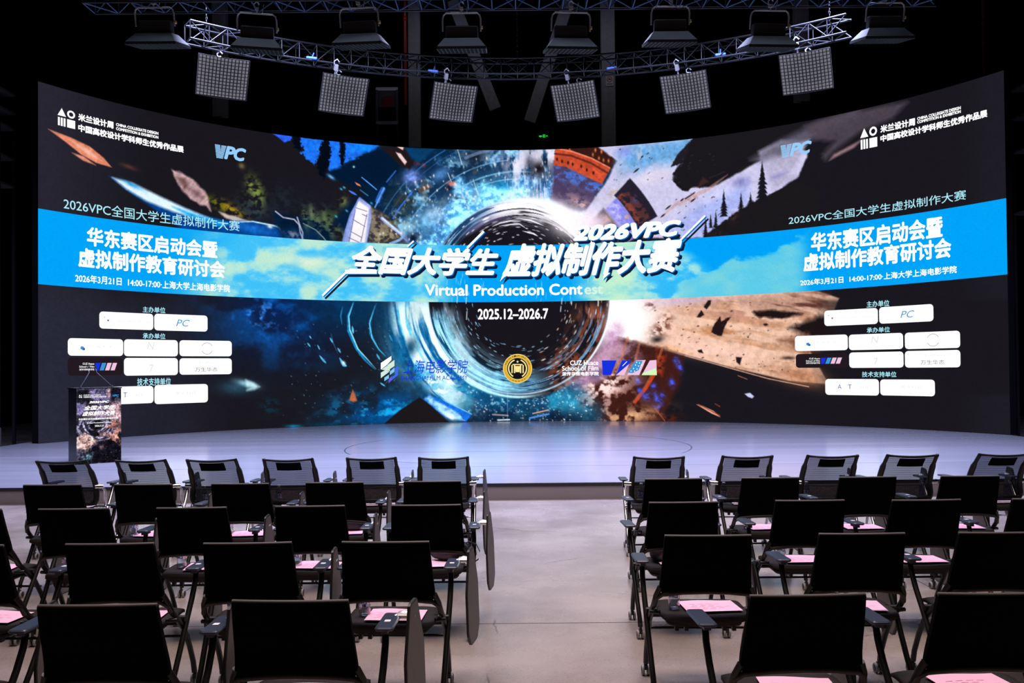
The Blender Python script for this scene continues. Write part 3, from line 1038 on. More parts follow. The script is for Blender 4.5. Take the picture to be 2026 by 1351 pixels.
    p.blob(1175, 790, 80, 44, (150, 84, 70), .8, 20, fire)
    p.over(np.exp(-((r - 200) / 18) ** 2) * sst(th, 292, 305) * (1 - sst(th, 340, 352)) * (.35 + n2) * .9, (196, 150, 190))
    p.blob(1190, 766, 58, 32, (250, 218, 214), 1.2, 30, fire)
    p.blob(1150, 812, 56, 28, (246, 200, 186), 1.2, 0, fire)
    p.blob(1125, 785, 18, 26, (250, 210, 200), .9, 0, fire)
    p.blob(1240, 825, 60, 15, (214, 160, 120), 1.1, 10, fire)
    p.blob(1210, 800, 26, 16, (60, 26, 22), 1.0, 0, lambda x, y: 1.2 - fire(x, y))
    p.blob(1182, 740, 20, 10, (90, 70, 110), .8, 20)
    p.line([(1296, 808), (1315, 832)], 2, (190, 100, 60), .8)
    p.blob(1325, 828, 22, 10, (110, 36, 14), .6, 0, tg)
    p.poly([(1378, 800), (1390, 803), (1412, 813), (1425, 825), (1408, 818)], (236, 170, 150), 1)
    p.line([(1382, 800), (1424, 822)], 2.2, (150, 60, 30), .8)
    p.line([(1415, 799), (1424, 804)], 2, (170, 60, 40), .8)
    p.poly([(1473, 779), (1484, 777), (1492, 784), (1488, 788), (1480, 785)], (196, 200, 235), 1)
    p.line([(1460, 743), (1478, 750)], 1.6, (150, 90, 80))
    # ---- lower left nebula
    neb = F(X / 60, Y / 42, 5, 101)
    wl = np.exp(-(((X - 560) / 120) ** 2 + ((Y - 600) / 110) ** 2))
    p.over(wl * .8, (6, 34, 88))
    p.over(wl * sst(neb, .44, .7) * .8, (10, 96, 190))
    p.add(np.exp(-(((X - 520) / 46) ** 2 + ((Y - 622) / 32) ** 2)) * sst(F(X / 14, Y / 14, 4, 104), .5, .75) * .6, (60, 160, 255))
    wt = np.exp(-(((X - 700) / 90) ** 2 + ((Y - 610) / 50) ** 2))
    p.over(wt * .75, (4, 52, 92))
    low = np.exp(-(((X - 760) / 95) ** 2 + ((Y - 812) / 34) ** 2))
    p.over(low * 1.1 * (.3 + sst(neb, .35, .6)), (6, 70, 128))
    p.over(low * sst(F(X / 18, Y / 12, 4, 106), .5, .72), (20, 150, 210))
    p.over(np.exp(-(((X - 900) / 70) ** 2 + ((Y - 790) / 45) ** 2)) * .9, (10, 90, 150))
    p.blob(534, 803, 16, 14, (12, 62, 84), .8, 0, tg)
    p.blob(582, 843, 14, 3, (20, 130, 180), .9)
    p.blob(640, 840, 30, 4, (8, 60, 90), .7)
    # shard comet on the left
    p.blob(470, 766, 34, 13, (40, 74, 96), .9, 0)
    p.blob(488, 759, 20, 6, (150, 205, 222), .9, -14)
    p.poly([(486, 751), (502, 757), (514, 765), (503, 771), (488, 773)], (196, 236, 242), 3, a=.85)
    p.blob(482, 769, 16, 3, (30, 66, 72), .7, 8)
    # arcs
    for pts, w, c, a in [([(700, 596), (689, 625), (690, 655), (706, 690), (722, 712), (742, 731)], 6, (20, 130, 190), .9),
                         ([(699, 600), (690, 626), (692, 652), (708, 690), (728, 712), (744, 730)], 2.6, (140, 225, 240), .95),
                         ([(745, 600), (732, 635), (733, 660), (745, 685), (762, 705)], 5, (14, 110, 170), .8),
                         ([(742, 604), (731, 640), (736, 668), (750, 692), (763, 704)], 2.4, (110, 205, 235), .9),
                         ([(678, 606), (674, 625), (677, 643)], 2.6, (40, 140, 190), .7),
                         ([(655, 660), (659, 678), (668, 698)], 1.6, (60, 130, 170), .7)]:
        p.line(pts, w, c, a, True)
    for pts, w in [([(672, 708), (680, 722), (686, 724)], 6), ([(632, 703), (640, 713), (645, 718)], 4), ([(668, 688), (674, 698)], 3.4), ([(697, 645), (699, 660)], 4),
                   ([(653, 668), (658, 678)], 3), ([(628, 682), (633, 692)], 2.4), ([(612, 664), (616, 670)], 2.4), ([(608, 678), (614, 686)], 3), ([(770, 662), (777, 676)], 3.2),
                   ([(790, 726), (760, 762)], 0.1), ([(745, 700), (752, 712)], 3.6), ([(752, 757), (762, 764)], 3)]:
        p.line(pts, w, (90, 190, 235), .95, True)
    p.blob(680, 718, 3, 4, (235, 250, 255), 1, 40)
    for k in range(120):
        x, y = rs.uniform(560, 800), rs.uniform(640, 830)
        p.blob(x, y, rs.uniform(.5, 1.6), rs.uniform(.5, 1.1), (130, 170, 200), rs.uniform(.2, .8), -40)
    p.poly([(693, 785), (698, 771), (703, 780), (706, 792), (698, 795), (690, 792)], (176, 96, 66), 1.5, 1.5)
    # ---- wave of light on the planet's left, in polar streaks
    p.over(np.exp(-((X - 810) / 50) ** 2 - ((Y - 665) / 85) ** 2) * (r > 184) * .9, (12, 112, 176))
    swirl = F(r / 13.0, th / 42.0 + r / 260, 4, 120)
    ang = sst(th, 176, 188) * (1 - sst(th, 236, 282))
    wave = ang * sst(r, 150, 185) * (1 - sst(r, 232, 262))
    p.over(wave * .95, (6, 96, 160))
    wv = F(r / 11.0 + 40, th / 16.0 + r / 120, 4, 124)
    p.over(wave * sst(swirl, .36, .50), (70, 200, 236))
    p.over(wave * sst(swirl * .5 + wv * .5, .42, .52) * (1 - sst(th, 240, 266)), (236, 254, 255))
    p.over(np.exp(-((r - 205) / 17) ** 2) * sst(th, 183, 192) * (1 - sst(th, 222, 246)) * (.6 + wv) * sst(swirl, .36, .46), (246, 255, 255))
    p.over(np.exp(-(((X - 815) / 34) ** 2 + ((Y - 650) / 60) ** 2)) * (r > 184) * sst(wv, .36, .6) * .9, (236, 252, 255))
    core = np.exp(-(((X - 868) / 50) ** 2 + ((Y - 728) / 28) ** 2))
    p.over(core * 1.1 * sst(swirl, .34, .5), (240, 250, 252))
    p.blob(822, 618, 20, 26, (190, 214, 216), .8, 0, lambda x, y: .4 + F(x / 9, y / 14, 3, 122))
    p.blob(812, 688, 13, 20, (6, 60, 96), .9, -20)
    p.blob(838, 742, 56, 20, (30, 150, 210), .9, -38, lambda x, y: sst(F(x / 12, y / 9, 4, 125), .3, .5))
    p.blob(880, 752, 40, 14, (225, 250, 252), .9, -30, lambda x, y: sst(F(x / 14, y / 7, 4, 126), .4, .58))
    p.blob(925, 775, 40, 10, (60, 170, 215), .8, -18, lambda x, y: sst(F(x / 10, y / 7, 4, 127), .35, .55))
    # bottom ring: glitter city
    bot = sst(r, 186, 196) * (1 - sst(r, 262, 300)) * sst(th, 232, 250) * (1 - sst(th, 296, 312))
    p.over(bot * .9, (14, 70, 112))
    p.over(bot * sst(n1, .4, .6) * .8, (40, 150, 190))
    p.over(bot * sst(n2, .55, .8) * .7, (120, 190, 215))
    p.over(bot * sst(Y, 795, 830) * .75, (12, 18, 36))
    for k in range(170):
        a, q = rs.uniform(238, 305), rs.uniform(192, 256)
        x, y = cx + q * math.cos(math.radians(a)), cy - q * ry / rx * math.sin(math.radians(a))
        p.blob(x, y, rs.uniform(.6, 1.8), rs.uniform(.6, 1.6), [(200, 240, 255), (255, 220, 200), (255, 255, 255)][rs.randint(3)], rs.uniform(.4, 1))
    p.poly([(760, 838), (790, 812), (830, 786), (850, 800), (892, 838)], (26, 22, 26), 1)
    p.poly([(838, 790), (848, 781), (880, 793), (933, 820), (922, 834), (880, 824)], (24, 110, 225), 1.5)
    p.poly([(842, 789), (850, 783), (868, 796), (905, 816), (918, 832), (890, 828), (862, 808)], (170, 225, 255), 2.5, 2, 6, tex=lambda x, y: .5 + N(x / 6, y / 6, 3))
    p.blob(890, 823, 12, 5, (250, 252, 255), 1, -28)
    p.line([(880, 793), (933, 819)], 2, (110, 190, 255))
    p.line([(1054, 818), (1085, 811)], 2, (225, 170, 140))
    p.line([(1048, 827), (1086, 819)], 3, (80, 140, 235))
    p.line([(1004, 780), (1004, 834)], 1.2, (130, 170, 200), .6)
    p.line([(975, 820), (1005, 822)], 3, (200, 180, 180), .7)
    p.line([(985, 831), (1008, 830)], 2.5, (230, 240, 255), .9)
    # ---- planet body
    ball = 1 - sst(r, 177.5, 180.5)
    p.over(ball, (23, 20, 27))
    st = F(r / 5.0, th / 17.0, 3, 130)
    cur = F(r / 20.0, th / 40.0, 3, 134)
    rimtop = ball * sst(r, 118, 176) * sst(th, 22, 60) * (1 - sst(th, 118, 150))
    p.over(rimtop * sst(cur, .52, .64) * .9 * sst(r, 120, 160), (120, 110, 160))
    p.over(ball * sst(r, 150, 176) * sst(th, 90, 110) * (1 - sst(th, 150, 180)) * .8, (14, 60, 104))
    p.over(rimtop * sst(st * .6 + cur * .4, .55, .62) * sst(r, 100, 150) * (1 - sst(th, 90, 112)), (244, 238, 255))
    p.over(ball * sst(r, 148, 178) * np.exp(-((th - 68) / 24) ** 2) * 1.2 * sst(cur, .38, .5), (255, 250, 255))
    lft = ball * sst(r, 105, 172) * sst(th, 184, 200) * (1 - sst(th, 262, 300))
    p.over(lft * sst(r, 135, 165) * .8, (8, 70, 112))
    p.over(lft * sst(st * .55 + cur * .45, .49, .58), (150, 215, 245))
    p.over(ball * sst(cur, .5, .58) * np.exp(-((r - 158) / 18) ** 2 - ((th - 214) / 24) ** 2) * 1.5, (235, 250, 255))
    rgt = ball * sst(th, 285, 300) * (1 - sst(th, 348, 357)) * sst(r, 95, 150)
    p.over(rgt * sst(F(r / 12.0, th / 10.0, 3, 140), .46, .6) * .85, (120, 62, 42))
    p.blob(1170, 622, 22, 20, (150, 88, 66), .9, 0, lambda x, y: sst(F(x / 5, y / 16, 3, 143), .3, .6))
    p.blob(1125, 720, 26, 34, (120, 62, 36), .9, -35, lambda x, y: sst(F((x - y) / 9, (x + y) / 16, 3, 145), .42, .6))
    for k in range(330):
        if k < 120:
            a, q = rs.uniform(35, 150), rs.uniform(80, 176)
        elif k < 250:
            a, q = rs.uniform(186, 300), rs.uniform(90, 176)
        else:
            a, q = rs.uniform(290, 358), rs.uniform(90, 176)
        if a < 60 and q < 120:
            continue
        L = rs.uniform(1.5, 6)
        pts = [(cx + q * math.cos(math.radians(t)), cy - q * ry / rx * math.sin(math.radians(t))) for t in (a, a + L / 2, a + L)]
        c = (245, 240, 255) if k < 120 else ((150, 205, 245) if k < 250 else [(225, 170, 140), (245, 240, 240), (110, 160, 220)][rs.randint(3)])
        p.line(pts, rs.uniform(.9, 2.2), c, rs.uniform(.5, 1), True)
    for pts, w in [([(974, 448), (990, 441), (1010, 437), (1030, 438)], 2.6), ([(988, 447), (1010, 444), (1028, 443), (1041, 452)], 2.2), ([(954, 436), (969, 429)], 4),
                   ([(1034, 457), (1055, 462), (1064, 467)], 3), ([(1030, 433), (1050, 436), (1075, 446)], 3), ([(930, 436), (938, 430)], 2.4)]:
        p.line(pts, w, (245, 242, 255), .95, True)
    fl = F(r / 3.4, th / 24.0 + r / 90, 3, 170)
    upr = ball * sst(r, 128, 170) * sst(th, 20, 40) * (1 - sst(th, 100, 128))
    p.over(upr * sst(fl + (r - 150) / 260, .46, .56), (250, 246, 255))
    upl = ball * sst(r, 150, 176) * sst(th, 100, 120) * (1 - sst(th, 150, 175))
    p.over(upl * sst(fl, .56, .64) * .8, (150, 200, 235))
    low_ = ball * sst(r, 112, 172) * sst(th, 186, 200) * (1 - sst(th, 250, 285))
    p.over(low_ * .35, (10, 90, 140))
    p.over(low_ * sst(fl + (r - 150) / 300, .50, .57), (168, 232, 252))
    p.over(ball * sst(r, 110, 172) * sst(th, 262, 285) * (1 - sst(th, 340, 352)) * sst(fl, .60, .66) * .8, (120, 170, 215))
    # rim light
    p.over(np.exp(-((r - 187) / 2.6) ** 2) * sst(th, 222, 236) * (1 - sst(th, 268, 292)), (190, 244, 255))
    warm = sst(th, 300, 330) + (1 - sst(th, 60, 90)) * (th < 90)
    rimw = 1.8 + 5.5 * np.exp(-((th - 68) / 30) ** 2)
    rimv = np.exp(-((r - 181.5) / rimw) ** 2)
    p.over(rimv * np.clip(.25 + sst(th, 200, 230) * .6 + np.exp(-((th - 75) / 40) ** 2) + warm * .8, 0, 1), (190, 225, 250))
    p.over(rimv * np.clip(np.exp(-((th - 65) / 32) ** 2) * 1.4 + warm * .9, 0, 1), (255, 244, 252))
    glow = np.exp(-((r - 182) / 15) ** 2) * np.exp(-((th - 60) / 26) ** 2)
    p.over(glow * 1.1, (255, 250, 255))
    glow2 = np.exp(-(((X - 1140) / 44) ** 2 + ((Y - 442) / 26) ** 2))
    p.over(glow2 * 1.25, (255, 248, 255))
    p.over(np.exp(-(((X - 1175) / 40) ** 2 + ((Y - 440) / 22) ** 2)) * .7, (240, 214, 240))
    p.over(np.exp(-((r - 186) / 9) ** 2) * sst(th, 335, 350) * .95, (255, 246, 252))
    det = F(X / 5.0, Y / 5.0, 3, 160) + .5 * F(X / 14.0, Y / 14.0, 2, 165)
    p.I *= (1.06 + (det - .72) * .50 * np.clip(p.I.max(2) * 1.4, 0, 1) * (1 - np.clip(p.I.min(2) * 1.1 - .1, 0, 1)))[..., None]
    # ---- the blue banner across the whole wall
    L = p.I.mean(2)
    cl = F(X / 44, Y / 24, 5, 150)
    base = np.ones_like(p.I) * np.array([0, 164, 250], np.float32) / 255
    lightc = np.stack([.38 + .36 * sst(cl, .32, .74), .82 + .10 * sst(cl, .32, .74), .97 - .13 * sst(cl, .36, .76)], -1)
    a1 = sst(X, 300, 460) * (1 - sst(X, 850, 920)) * np.clip(.66 + .4 * sst(cl, .3, .62), 0, 1)
    a1 *= .25 + .75 * sst(X + (Y - 500) * .8, 330, 480)
    a2 = sst(X, 1120, 1180) * (1 - sst(X + (Y - 530) * -1.3, 1370, 1420)) * np.clip(.5 + .6 * sst(cl, .34, .58), 0, 1)
    a3 = sst(X, 1330, 1360) * (1 - sst(X, 1560, 1610)) * sst(Y - 534 + (X - 1400) * .34 + (cl - .5) * 46, -4, 9) * .85
    w = np.clip(a1 + a2 + a3, 0, 1)[..., None]
    ban = base * (1 - w) + lightc * w
    ban += (a3 * .9)[..., None] * (np.array([.38, .80, .90], np.float32) - ban)
    gr = np.exp(-(((X - 1215) / 52) ** 2))[..., None] * .75
    ban = ban * (1 - gr) + gr * np.array([.80, .96, .80], np.float32)
    wh = np.exp(-(((X - 610) / 46) ** 2 + ((Y - 518) / 12) ** 2))[..., None] * .8
    ban = ban * (1 - wh) + wh * np.array([.90, .95, .84], np.float32)
    p2 = Paint(X, Y)
    p2.I = ban.astype(np.float32)
    for k in range(90):
        x, y = rs.uniform(850, 960) if k < 55 else rs.uniform(1060, 1205), rs.uniform(500, 590)
        p2.line([(x, y), (x + rs.uniform(-3, 2), y + rs.uniform(3, 16))], rs.uniform(.8, 1.8), (190, 235, 240), rs.uniform(.3, .9), True)
    inb = ((hf > .4388) & (hf < .6478)).astype(np.float32)[..., None]
    p.I = p.I * (1 - inb) + p2.I * inb
    # drops of light falling through the banner's lower edge
    for x, y in [(923, 588), (905, 586), (1112, 590), (1184, 590), (1110, 606), (924, 616)]:
        p.line([(x, y), (x - 1, y + rs.uniform(8, 16))], 1.6, (215, 230, 235), .9)
    # fine LED grain
    p.I *= (1 + .05 * (np.random.RandomState(1).rand(*X.shape).astype(np.float32) - .5))[..., None]
    return np.clip(p.I, 0, 1)
# ---------------------------------------------------------------- curved LED wall
WC = Vector((.18, 13.1))
WR = 11.8
WZ0, WH = STAGE_Z + .005, 7.87
PHI0, PHI1 = -62.2, 62.9


def wall_pt(phi, z, off=0.0):
    return Vector((WC.x + (WR - off) * math.sin(phi), WC.y + (WR - off) * math.cos(phi), z))


def wall_hit(px, py):
    """layout position on the wall (arc length s, height h) of a point measured in the photograph"""
    d = ray(px, py)
    o = Vector((-WC.x, -WC.y))
    A = d.x ** 2 + d.y ** 2
    B = 2 * (o.x * d.x + o.y * d.y)
    C_ = o.x ** 2 + o.y ** 2 - WR ** 2
    t = (-B + math.sqrt(B * B - 4 * A * C_)) / (2 * A)
    x, y, z = d.x * t, d.y * t, EYE + d.z * t
    return WR * math.atan2(x - WC.x, y - WC.y), z - WZ0


NX, NY = 1560, 470
ph = np.radians(np.linspace(PHI0, PHI1, NX + 1))
hh = np.linspace(0, 1, NY + 1)
for fr in (.4388, .6478):                 # rows land exactly on the banner's edges
    k = int(np.argmin(abs(hh - fr)))
    hh[k] = fr
    hh[k - 1] = fr - .0003
PH, HH = np.meshgrid(ph, hh)
VX = WC.x + WR * np.sin(PH)
VY = WC.y + WR * np.cos(PH)
VZ = WZ0 + HH * WH
D = np.stack([VX, VY, VZ - EYE], -1)
dep = D @ np.array(fw)
LX = W / 2 + FPX * (D @ np.array(rt)) / dep
LY = CY - FPX * (D @ np.array(up)) / dep
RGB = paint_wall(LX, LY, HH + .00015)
LIN = np.where(RGB <= .04045, RGB / 12.92, ((RGB + .055) / 1.055) ** 2.4)
me = bpy.data.meshes.new('led_screen')
nv = (NX + 1) * (NY + 1)
me.vertices.add(nv)
me.vertices.foreach_set('co', np.stack([VX, VY, VZ], -1).astype(np.float32).ravel())
idx = np.arange(nv, dtype=np.int32).reshape(NY + 1, NX + 1)
quads = np.stack([idx[:-1, :-1], idx[1:, :-1], idx[1:, 1:], idx[:-1, 1:]], -1).reshape(-1, 4)[:, ::-1]
nf = len(quads)
me.loops.add(nf * 4)
me.loops.foreach_set('vertex_index', quads.ravel())
me.polygons.add(nf)
me.polygons.foreach_set('loop_start', np.arange(nf, dtype=np.int32) * 4)
me.update(calc_edges=True)
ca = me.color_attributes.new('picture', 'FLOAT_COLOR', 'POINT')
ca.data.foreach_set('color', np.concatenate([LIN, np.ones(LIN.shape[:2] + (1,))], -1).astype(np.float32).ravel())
m, nt, out = new_mat('led_picture')
a = nt.nodes.new('ShaderNodeVertexColor')
a.layer_name = 'picture'
e = nt.nodes.new('ShaderNodeEmission')
e.inputs[1].default_value = 1.0
nt.links.new(a.outputs[0], e.inputs[0])
nt.links.new(e.outputs[0], out.inputs[0])
m.cycles.emission_sampling = 'NONE'
me.materials.append(m)
screen = empty('led_screen', (WC.x, WC.y + WR, STAGE_Z))
tag(screen, 'huge curved LED wall showing a blue banner, contest title and space vortex picture', 'screen')
disp = bpy.data.objects.new('display', me)
COL.objects.link(disp)


def adopt(o, parent):
    o.parent = parent
    o.matrix_parent_inverse = Matrix.Translation(parent.location).inverted()
    return o


adopt(disp, screen)
b = MB()                                  # cabinets behind the pixels: real thickness and a rim
na = 60
vs, fs = [], []
for i in range(na + 1):
    f = R(PHI0 + (PHI1 - PHI0) * i / na)
    for off, z in ((-.02, WZ0 - .004), (-.22, WZ0 - .004), (-.22, WZ0 + WH + .02), (-.02, WZ0 + WH + .02)):
        vs.append(wall_pt(f, z, off))
for i in range(na):
    for k in range(4):
        fs.append((4 * i + k, 4 * i + (k + 1) % 4, 4 * i + 4 + (k + 1) % 4, 4 * i + 4 + k))
fs += [(0, 1, 2, 3), (4 * na, 4 * na + 3, 4 * na + 2, 4 * na + 1)]
b.add(vs, fs)
adopt(b.build('cabinet', 'wall_frame'), screen)

# ---- lettering: outlines from the built-in font, bent onto the wall
_tc = {}


def glyphs(txt, bold=0.0, shear=0.0, space=1.0):
    key = (txt, bold, shear, space)
    if key in _tc:
        return _tc[key]
    cu = bpy.data.curves.new('text', 'FONT')
    cu.body = txt
    cu.size = 1.0
    cu.shear = shear
    cu.space_character = space
    cu.resolution_u = 3
    cu.fill_mode = 'FRONT'
    ob = bpy.data.objects.new('text', cu)
    COL.objects.link(ob)
    dg = bpy.context.evaluated_depsgraph_get()
    ev = ob.evaluated_get(dg)
    tm = ev.to_mesh()
    v = np.array([x.co[:2] for x in tm.vertices], float) if len(tm.vertices) else np.zeros((0, 2))
    f = [tuple(p.vertices) for p in tm.polygons]
    ev.to_mesh_clear()
    bpy.data.objects.remove(ob)
    bpy.data.curves.remove(cu)
    if bold > 0:                           # heavier strokes: the outline repeated a little to each side
        v0, f0, n0 = v, f, len(v)
        sh_ = [(math.cos(R(a_)) * bold, math.sin(R(a_)) * bold) for a_ in range(0, 360, 45 if bold > .03 else 90)]
        v = np.concatenate([v0] + [v0 + np.array(q) for q in sh_])
        f = [tuple(i + k * n0 for i in p) for k in range(len(sh_) + 1) for p in f0]
    _tc[key] = (v, f)
    return v, f


def unit(txt, bold=0.0, shear=0.0, space=1.0):
    v, f = glyphs(txt, bold, shear, space)
    lo, hi = v.min(0), v.max(0)
    return (v - lo) / (hi - lo), f


def on_wall(mb, uv, fs, s0, h0, s1, h1, off):
    vs = [wall_pt((s0 + (s1 - s0) * u) / WR, WZ0 + h0 + (h1 - h0) * w, off) for u, w in uv]
    mb.add(vs, fs)


def px_rect(x0, y0, x1, y1):
    """wall rectangle from its top-left and bottom-right corners in the photograph"""
    a, c = wall_hit(x0, y0), wall_hit(x1, y1)
    return a[0], c[1], c[0], a[1]


def text_rect(mb, txt, rect, off, bold=0.0, shear=0.0, space=1.0):
    uv, f = unit(txt, bold, shear, space)
    on_wall(mb, uv, f, *rect, off)


def rr_uv(w, h, r, nx=8):
    """rounded rectangle outline as vertical strips so it can follow the curve"""
    xs = sorted(set([r * (1 - math.cos(R(q))) for q in (0, 30, 60, 90)] + [w - r * (1 - math.cos(R(q))) for q in (0, 30, 60, 90)] + [r + (w - 2 * r) * k / nx for k in range(nx + 1)]))
    vs, fs = [], []
    for x in xs:
        e_ = 0
        if x < r:
            e_ = r - math.sqrt(max(0, r * r - (r - x) ** 2))
        if x > w - r:
            e_ = r - math.sqrt(max(0, r * r - (x - w + r) ** 2))
        vs += [(x / w, e_ / h), (x / w, 1 - e_ / h)]
    for i in range(len(xs) - 1):
        fs.append((2 * i, 2 * i + 2, 2 * i + 3, 2 * i + 1))
    return vs, fs


def card(mb, rect, off, r=.08):
    s0, h0, s1, h1 = rect
    uv, f = rr_uv(s1 - s0, h1 - h0, r)
    on_wall(mb, uv, f, s0, h0, s1, h1, off)


def poly_px(mb, pts, off):
    """polygon given by points measured in the photograph"""
    vs = []
    for x, y in pts:
        s, h = wall_hit(x, y)
        vs.append(wall_pt(s / WR, WZ0 + h, off))
    mb.add(vs, [tuple(range(len(pts)))])


def bar_px(mb, x0, y0, x1, y1, w, off):
    d = Vector((x1 - x0, y1 - y0)).normalized()
    n_ = Vector((-d.y, d.x)) * w / 2
    poly_px(mb, [(x0 + n_.x, y0 + n_.y), (x1 + n_.x, y1 + n_.y), (x1 - n_.x, y1 - n_.y), (x0 - n_.x, y0 - n_.y)], off)


def fin(mb, name, mat):
    return adopt(mb.build(name, mat), screen)


MAT['led_white'] = emit('led_white', (1, 1, 1, 1), 1.15)
MAT['led_cyan'] = emit('led_cyan', srgb((176, 238, 252)), 1.0)
MAT['led_ink'] = emit('led_ink', srgb((14, 26, 56)), 1.0)
MAT['led_shadow_blue'] = emit('led_shadow_blue', srgb((0, 110, 190)), 1.0)
MAT['led_dark_card'] = emit('led_dark_card', srgb((34, 26, 32)), 1.0)
MAT['led_logo_blue'] = emit('led_logo_blue', srgb((24, 52, 222)), 1.0)
MAT['led_teal_ink'] = emit('led_teal_ink', srgb((10, 80, 140)), 1.0)
MAT['led_grey_ink'] = emit('led_grey_ink', srgb((225, 228, 228)), 1.0)
MAT['led_mid_ink'] = emit('led_mid_ink', srgb((110, 110, 120)), 1.0)
MAT['led_royal'] = emit('led_royal', srgb((24, 50, 224)), 1.0)
MAT['led_sky'] = emit('led_sky', srgb((60, 150, 215)), 1.0)
MAT['led_pink'] = emit('led_pink', srgb((240, 196, 226)), 1.0)
MAT['led_red'] = emit('led_red', srgb((200, 50, 70)), 1.0)
MAT['led_gold'] = emit('led_gold', srgb((222, 176, 50)), 1.0)
MAT['led_gold_light'] = emit('led_gold_light', srgb((252, 232, 150)), 1.0)
MAT['led_black'] = emit('led_black', srgb((20, 18, 22)), 1.0)
MAT['led_fade'] = emit('led_fade', srgb((214, 244, 226)), 1.0)
MAT['led_vpc'] = emit('led_vpc', srgb((150, 205, 250)), 1.0)
MAT['led_vpc_deep'] = emit('led_vpc_deep', srgb((60, 150, 230)), 1.0)
MAT['led_lime'] = emit('led_lime', srgb((215, 250, 190)), 1.0)
MAT['led_hexlight'] = emit('led_hexlight', srgb((214, 238, 226)), 1.0)
MAT['led_hexmid'] = emit('led_hexmid', srgb((140, 200, 235)), 1.0)
MAT['led_hexblue'] = emit('led_hexblue', srgb((60, 110, 235)), 1.0)
MAT['led_violet'] = emit('led_violet', srgb((110, 90, 235)), 1.0)

O1, O2, O3 = .022, .034, .046

def lay(name, mat, fn, parent=None):
    b_ = MB()
    fn(b_)
    if parent is None:
        return fin(b_, name, mat)
    return b_.build(name, mat, parent)


# central title (white slanted characters with a dark drop shadow)
ti, sh, sb = MB(), MB(), MB()
TITLE = [('全国大学生', (688, 484, 987, 546), .042, .32), ('虚拟制作大赛', (993, 482, 1351, 538), .042, .32), ('2026VPC', (1133, 446, 1349, 467), .055, .30)]
for t, (x0, y0, x1, y1), bo, shr in TITLE:
    text_rect(ti, t, px_rect(x0, y0, x1, y1), O3, bo, shr, .98)
    text_rect(sb, t, px_rect(x0 + 2, y0 + 1.5, x1 + 2, y1 + 1.5), O2, bo, shr, .98)
    text_rect(sh, t, px_rect(x0 + 6, y0 + 6, x1 + 6, y1 + 6), O1, bo, shr, .98)
for mbb, o_, dx, dy in ((ti, O3, 0, 0), (sb, O2, 2, 1.5), (sh, O1, 6, 6)):
    bar_px(mbb, 637 + dx, 585 + dy, 688 + dx, 535 + dy, 4, o_)
    bar_px(mbb, 682 + dx, 538 + dy, 745 + dx, 538 + dy, 8, o_)
    bar_px(mbb, 924 + dx, 491 + dy, 957 + dx, 458 + dy, 4.5, o_)
    bar_px(mbb, 1336 + dx, 486 + dy, 1396 + dx, 427 + dy, 3.6, o_)
    bar_px(mbb, 806 + dx, 488 + dy, 818 + dx, 477 + dy, 3, o_)
    poly_px(mbb, [(996 + dx, 540 + dy), (1006 + dx, 540 + dy), (989 + dx, 557 + dy)], o_)
    poly_px(mbb, [(1197 + dx, 540 + dy), (1208 + dx, 540 + dy), (1192 + dx, 554 + dy)], o_)
fin(sh, 'title_shadow', 'led_ink')
fin(sb, 'title_rim', 'led_shadow_blue')
fin(ti, 'title_lettering', 'led_white')
lay('subtitle_lettering', 'led_white', lambda q: text_rect(q, 'Virtual Production Cont', px_rect(840, 562, 1153, 583), O2, .028))
lay('date_lettering', 'led_white', lambda q: text_rect(q, '2025.12–2026.7', px_rect(945, 611, 1085, 631), O2, .03))
b = MB()
text_rect(b, 'est', px_rect(1156, 566, 1194, 582), O2, .03)
fin(b, 'faded_lettering', 'led_fade')


def wall_text(mb, txt, x0, y0, x1, hpx, bold, off=O2, y1=None, sh=0.0):
    """text whose top-left corner is (x0, y0), whose left height is hpx, ending at x1"""
    a = wall_hit(x0, y0)
    c = wall_hit(x0, y0 + hpx)
    e_ = wall_hit(x1, y0 if y1 is None else y1)
    text_rect(mb, txt, (a[0], c[1], e_[0], a[1]), off, bold, sh)


